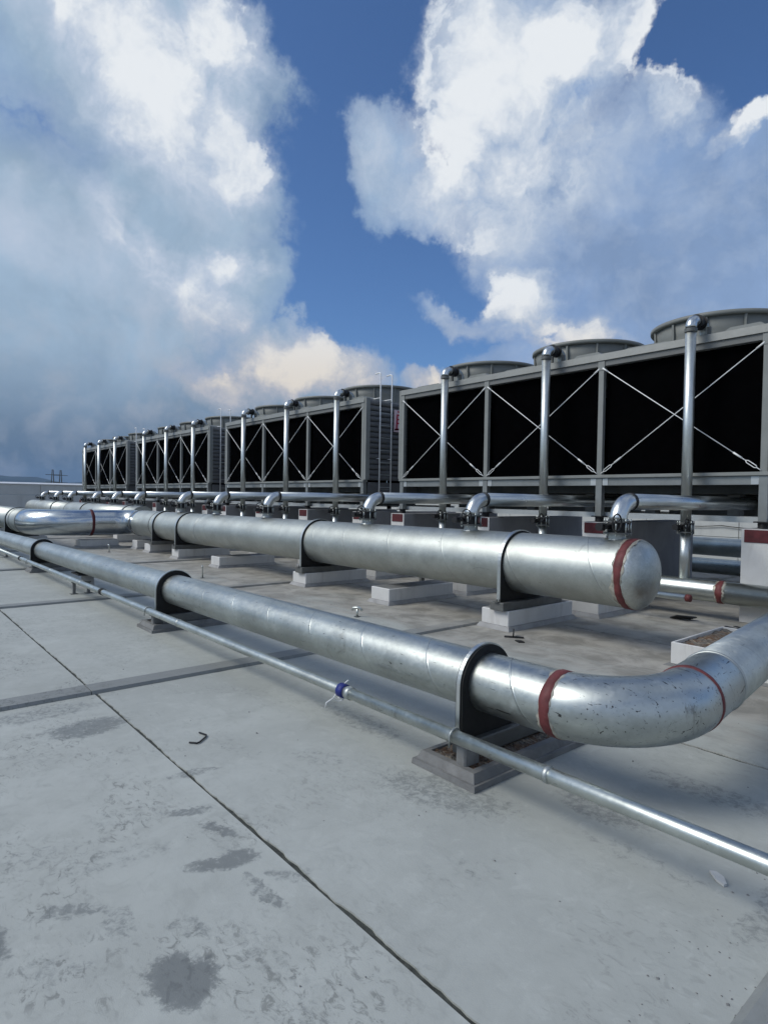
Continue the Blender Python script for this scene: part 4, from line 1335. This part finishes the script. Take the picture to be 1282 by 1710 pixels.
def stand(x, y, h, w, label):
    rt = root('pipe_stand', (x, y, 0))
    for s in (-1, 1):
        g = M(); g.box(x - 0.02, x + 0.02, y + s * w - 0.02, y + s * w + 0.02, 0.008, h); g.build('leg', PED, rt)
        g = M(); g.box(x - 0.05, x + 0.05, y + s * w - 0.05, y + s * w + 0.05, 0.001, 0.008); g.build('foot_plate', STEEL_DARK, rt)
    g = M(); g.box(x - 0.03, x + 0.03, y - w - 0.03, y + w + 0.03, h, h + 0.02); g.build('top_bar', STEEL_DARK, rt)
    tag(rt, label, 'stand', 'small stands under the thin conduit')


stand(-9.88, 2.50, 0.165, 0.10, 'small grey two-legged stand under the conduit, right of the black coupling')
stand(-16.4, 2.45, 0.145, 0.10, 'small two-legged stand under the conduit at the far left')
rt = root('support_stub', (-10.5, 2.75, 0))
g = M(); g.lathe([(0.0012, 0.11), (0.0012, 0.125), (0.03, 0.10), (0.215, 0.09), (0.215, 0)], (-10.5, 2.75, 0), (0, 0, 1), 16, smooth=False); g.build('concrete_stub', SKIRT, rt)
g = M(); g.box(-10.72, -10.28, 2.56, 2.90, 0.216, 0.240); g.build('bearing_plate', BLACK, rt)
tag(rt, 'round cement stub with a black plate carrying the front pipe, at left', 'support')


def vent(x, y, h, ang, label, tee=False):
    rt = root('vent_hook', (x, y, 0))
    u = Vector((math.cos(ang), math.sin(ang), 0)); c = Vector((x, y, 0))
    g = M()
    if tee:
        g.tube([c, c + Vector((0, 0, h))], 0.013, 8)
        g.tube([c + u * -0.07 + Vector((0, 0, h - 0.02)), c + u * -0.05 + Vector((0, 0, h + 0.012)), c + u * 0.03 + Vector((0, 0, h + 0.02)), c + u * 0.07 + Vector((0, 0, h - 0.02))], 0.014, 8)
    else:
        g.tube([c, c + Vector((0, 0, h))] + [c + Vector((0, 0, h)) + u * 0.035 * (1 - math.cos(a)) + Vector((0, 0, 0.035 * math.sin(a))) for a in (0.5, 1.1, 1.6, 2.2, 2.8)], 0.013, 8)
    g.build('bent_tube', GALV_BRIGHT, rt)
    g = M(); g.lathe([(0.001, 0.0), (0.001, 0.04), (0.008, 0.04), (0.008, 0.0)], c, (0, 0, 1), 12, smooth=False); g.build('foot_flange', STEEL_DARK, rt)
    tag(rt, label, 'vent pipe', 'little bent pipes standing on the roof')


vent(-6.06, 4.75, 0.10, R(30), 'little T-shaped metal pipe standing between the front pipe and the header', True)
vent(-10.55, 4.70, 0.19, R(-30), 'little hooked metal pipe showing just above the second front clamp')
vent(-16.5, 4.83, 0.16, R(200), 'little hooked metal pipe far off, left of the ringed header joint')

# open white boxes on the right
def tray(x0, x1, y0, y1, h, label):
    rt = root('masonry_box', ((x0 + x1) / 2, (y0 + y1) / 2, 0))
    t = 0.022
    for a, b, c, d in ((x0, x0 + t, y0 + t, y1 - t), (x1 - t, x1, y0 + t, y1 - t), (x0, x1, y0, y0 + t), (x0, x1, y1 - t, y1)):
        g = M(); g.box(a, b, c, d, 0.0012, h); g.build('side', WHITE, rt, bevel=0.004)
    g = M(); nx, ny = 40, 34
    rnd = random.Random(int(abs(y0) * 100))
    vs = [(x0 + t + (x1 - x0 - 2 * t) * i / nx, y0 + t + (y1 - y0 - 2 * t) * j / ny, h - 0.035 + rnd.random() ** 3 * 0.022) for j in range(ny + 1) for i in range(nx + 1)]
    fs = [(j * (nx + 1) + i, j * (nx + 1) + i + 1, (j + 1) * (nx + 1) + i + 1, (j + 1) * (nx + 1) + i) for j in range(ny) for i in range(nx)]
    g.add(vs, fs); tag(g.build('debris', RUST, rt), kind='stuff')
    g = M(); g.frustum(x0 - 0.05, x1 + 0.05, y0 - 0.05, y1 + 0.05, 0.0008, 0.02, 0.045); g.build('mortar_smear', PED, rt)
    tag(rt, label, 'box', 'open masonry boxes at right')


tray(-2.56, -1.05, 5.70, 6.86, 0.215, 'white open-topped box of brown debris behind the elbow, the nearer one')
tray(-2.44, -1.05, 6.93, 7.75, 0.185, 'smaller white open-topped box of debris, just behind the larger one')

# litter on the roof
g = M(); g.tube([(-3.534, 1.50, 0.008), (-3.51, 1.522, 0.008), (-3.495, 1.532, 0.008), (-3.50, 1.55, 0.008), (-3.555, 1.615, 0.008), (-3.58, 1.63, 0.008), (-3.645, 1.612, 0.008)], 0.0052, 6)
tag(g.build('hook_bolt', BLACK, at=(-3.55, 1.57, 0)), 'small black J-shaped hook lying on the pale slab', 'hook')
g = M(); g.prism([(-0.995, 2.615), (-0.975, 2.63), (-0.94, 2.615), (-0.915, 2.575), (-0.92, 2.56), (-0.955, 2.575)], 2, 0.002, 0.012)
tag(g.build('plaster_chip', PLASTER, at=(-0.95, 2.6, 0)), 'small white chip of plaster on the floor below the conduit at right', 'debris')
g = M(); g.bar((-4.22, 5.36, 0.008), (-4.05, 5.48, 0.008), 0.05, 0.008); g.bar((-4.13, 5.40, 0.012), (-4.20, 5.50, 0.055), 0.012, 0.05)
tag(g.build('angle_bracket', BLACK, at=(-4.13, 5.43, 0)), 'black angle bracket lying before the nearest header block', 'bracket')
g = M()
for i in range(5):
    a = 0.6 * i + 0.3
    g.bar((-3.62 + 0.03 * i, 8.02 - 0.02 * i, 0.012 + 0.012 * i), (-3.38 + 0.015 * i, 8.06 + 0.05 * math.sin(a), 0.018 + 0.008 * i), 0.06, 0.010)
tag(g.build('scrap_metal', BLACK, at=(-3.5, 8.04, 0)), 'pile of black metal offcuts on the dark floor right of the domed end', 'debris')
g = M()
for i in range(4):
    g.bar((-2.95 + 0.09 * i, 8.02 + 0.03 * i, 0.008 + 0.01 * i), (-2.70 + 0.05 * i, 7.90 + 0.06 * i, 0.012 + 0.01 * i), 0.035, 0.008)
tag(g.build('scrap_metal', BLACK, at=(-2.8, 7.98, 0)), 'flat dark offcuts lying behind the two white open boxes', 'debris')
g = M(); g.prism([(-4.03, 5.30), (-3.98, 5.34), (-3.91, 5.31), (-3.95, 5.26)], 2, 0.001, 0.012)
tag(g.build('rubber_scrap', RUBBER, at=(-3.97, 5.3, 0)), 'small black scrap on the floor above the nearest front clamp', 'debris')
rnd = random.Random(3)
g = M()
for i in range(230):
    t = rnd.random()
    if t < 0.35:
        x, y = rnd.uniform(-0.9, -0.65), rnd.uniform(1.2, 3.2)
    elif t < 0.6:
        x, y = rnd.uniform(-5.4, -4.6), rnd.uniform(0.6, 3.0)
    elif t < 0.85:
        x, y = rnd.uniform(-7, -1), rnd.uniform(3.2, 5.6)
    else:
        x, y = rnd.uniform(-6, -0.5), rnd.uniform(0.5, 2.6)
    s = rnd.uniform(0.002, 0.005) if rnd.random() < 0.9 else rnd.uniform(0.005, 0.010)
    a = rnd.uniform(0, 6.28)
    vs = [(x + s * rnd.uniform(.6, 1.6) * math.cos(a + k * 1.57), y + s * rnd.uniform(.5, 1.2) * math.sin(a + k * 1.57), 0.0014) for k in range(4)]
    vs.append((x, y, 0.0014 + s * 0.8))
    g.add(vs, [(0, 1, 4), (1, 2, 4), (2, 3, 4), (3, 0, 4)])
tag(g.build('grit', PED, at=(0, 0, 0)), kind='stuff')

g = M(); g.tube([(-6.6, 13.0, 0.008), (-5.9, 12.2, 0.008), (-5.2, 11.9, 0.010), (-4.6, 12.3, 0.008), (-4.0, 12.1, 0.008)], 0.012, 6)
tag(g.build('floor_cable', BLACK, at=(-5.2, 12.2, 0)), 'black cable lying on the floor beyond the manifold pipe, the nearer strand', 'cable')
g = M(); g.tube([(-5.9, 11.75, 0.008), (-5.3, 12.25, 0.030), (-4.7, 12.45, 0.008), (-4.1, 12.42, 0.008)], 0.012, 6)
tag(g.build('floor_cable', BLACK, at=(-5.0, 12.3, 0)), 'black cable crossing over another on the floor beyond the manifold pipe', 'cable')
g = M(); g.tube([(-9.5 + 0.25 * i, 17.20, 0.93 - 0.05 * math.sin(math.pi * ((i * 0.25) % 1.5) / 1.5)) for i in range(29)], 0.012, 6)
tag(g.build('wall_cable', BLACK, at=(-6, 17.2, 0.9)), 'black cable slung in shallow loops along the parapet behind the towers', 'cable')

# the air: far hills fade in it
hz = M(); hz.box(-5600, 5600, -5600, 5600, -15.5, 190)
hm = bpy.data.materials.new('air'); hm.use_nodes = True
hn = N(hm.node_tree)
pv = hn.new('ShaderNodeVolumePrincipled')
pv.inputs['Color'].default_value = (0.42, 0.62, 0.92, 1)
pv.inputs['Density'].default_value = 0.00012
pv.inputs['Anisotropy'].default_value = 0.2
ho = hn.new('ShaderNodeOutputMaterial')
hn.t.links.new(pv.outputs[0], ho.inputs['Volume'])
tag(hz.build('haze', hm, at=(0, 0, 87)), kind='stuff')
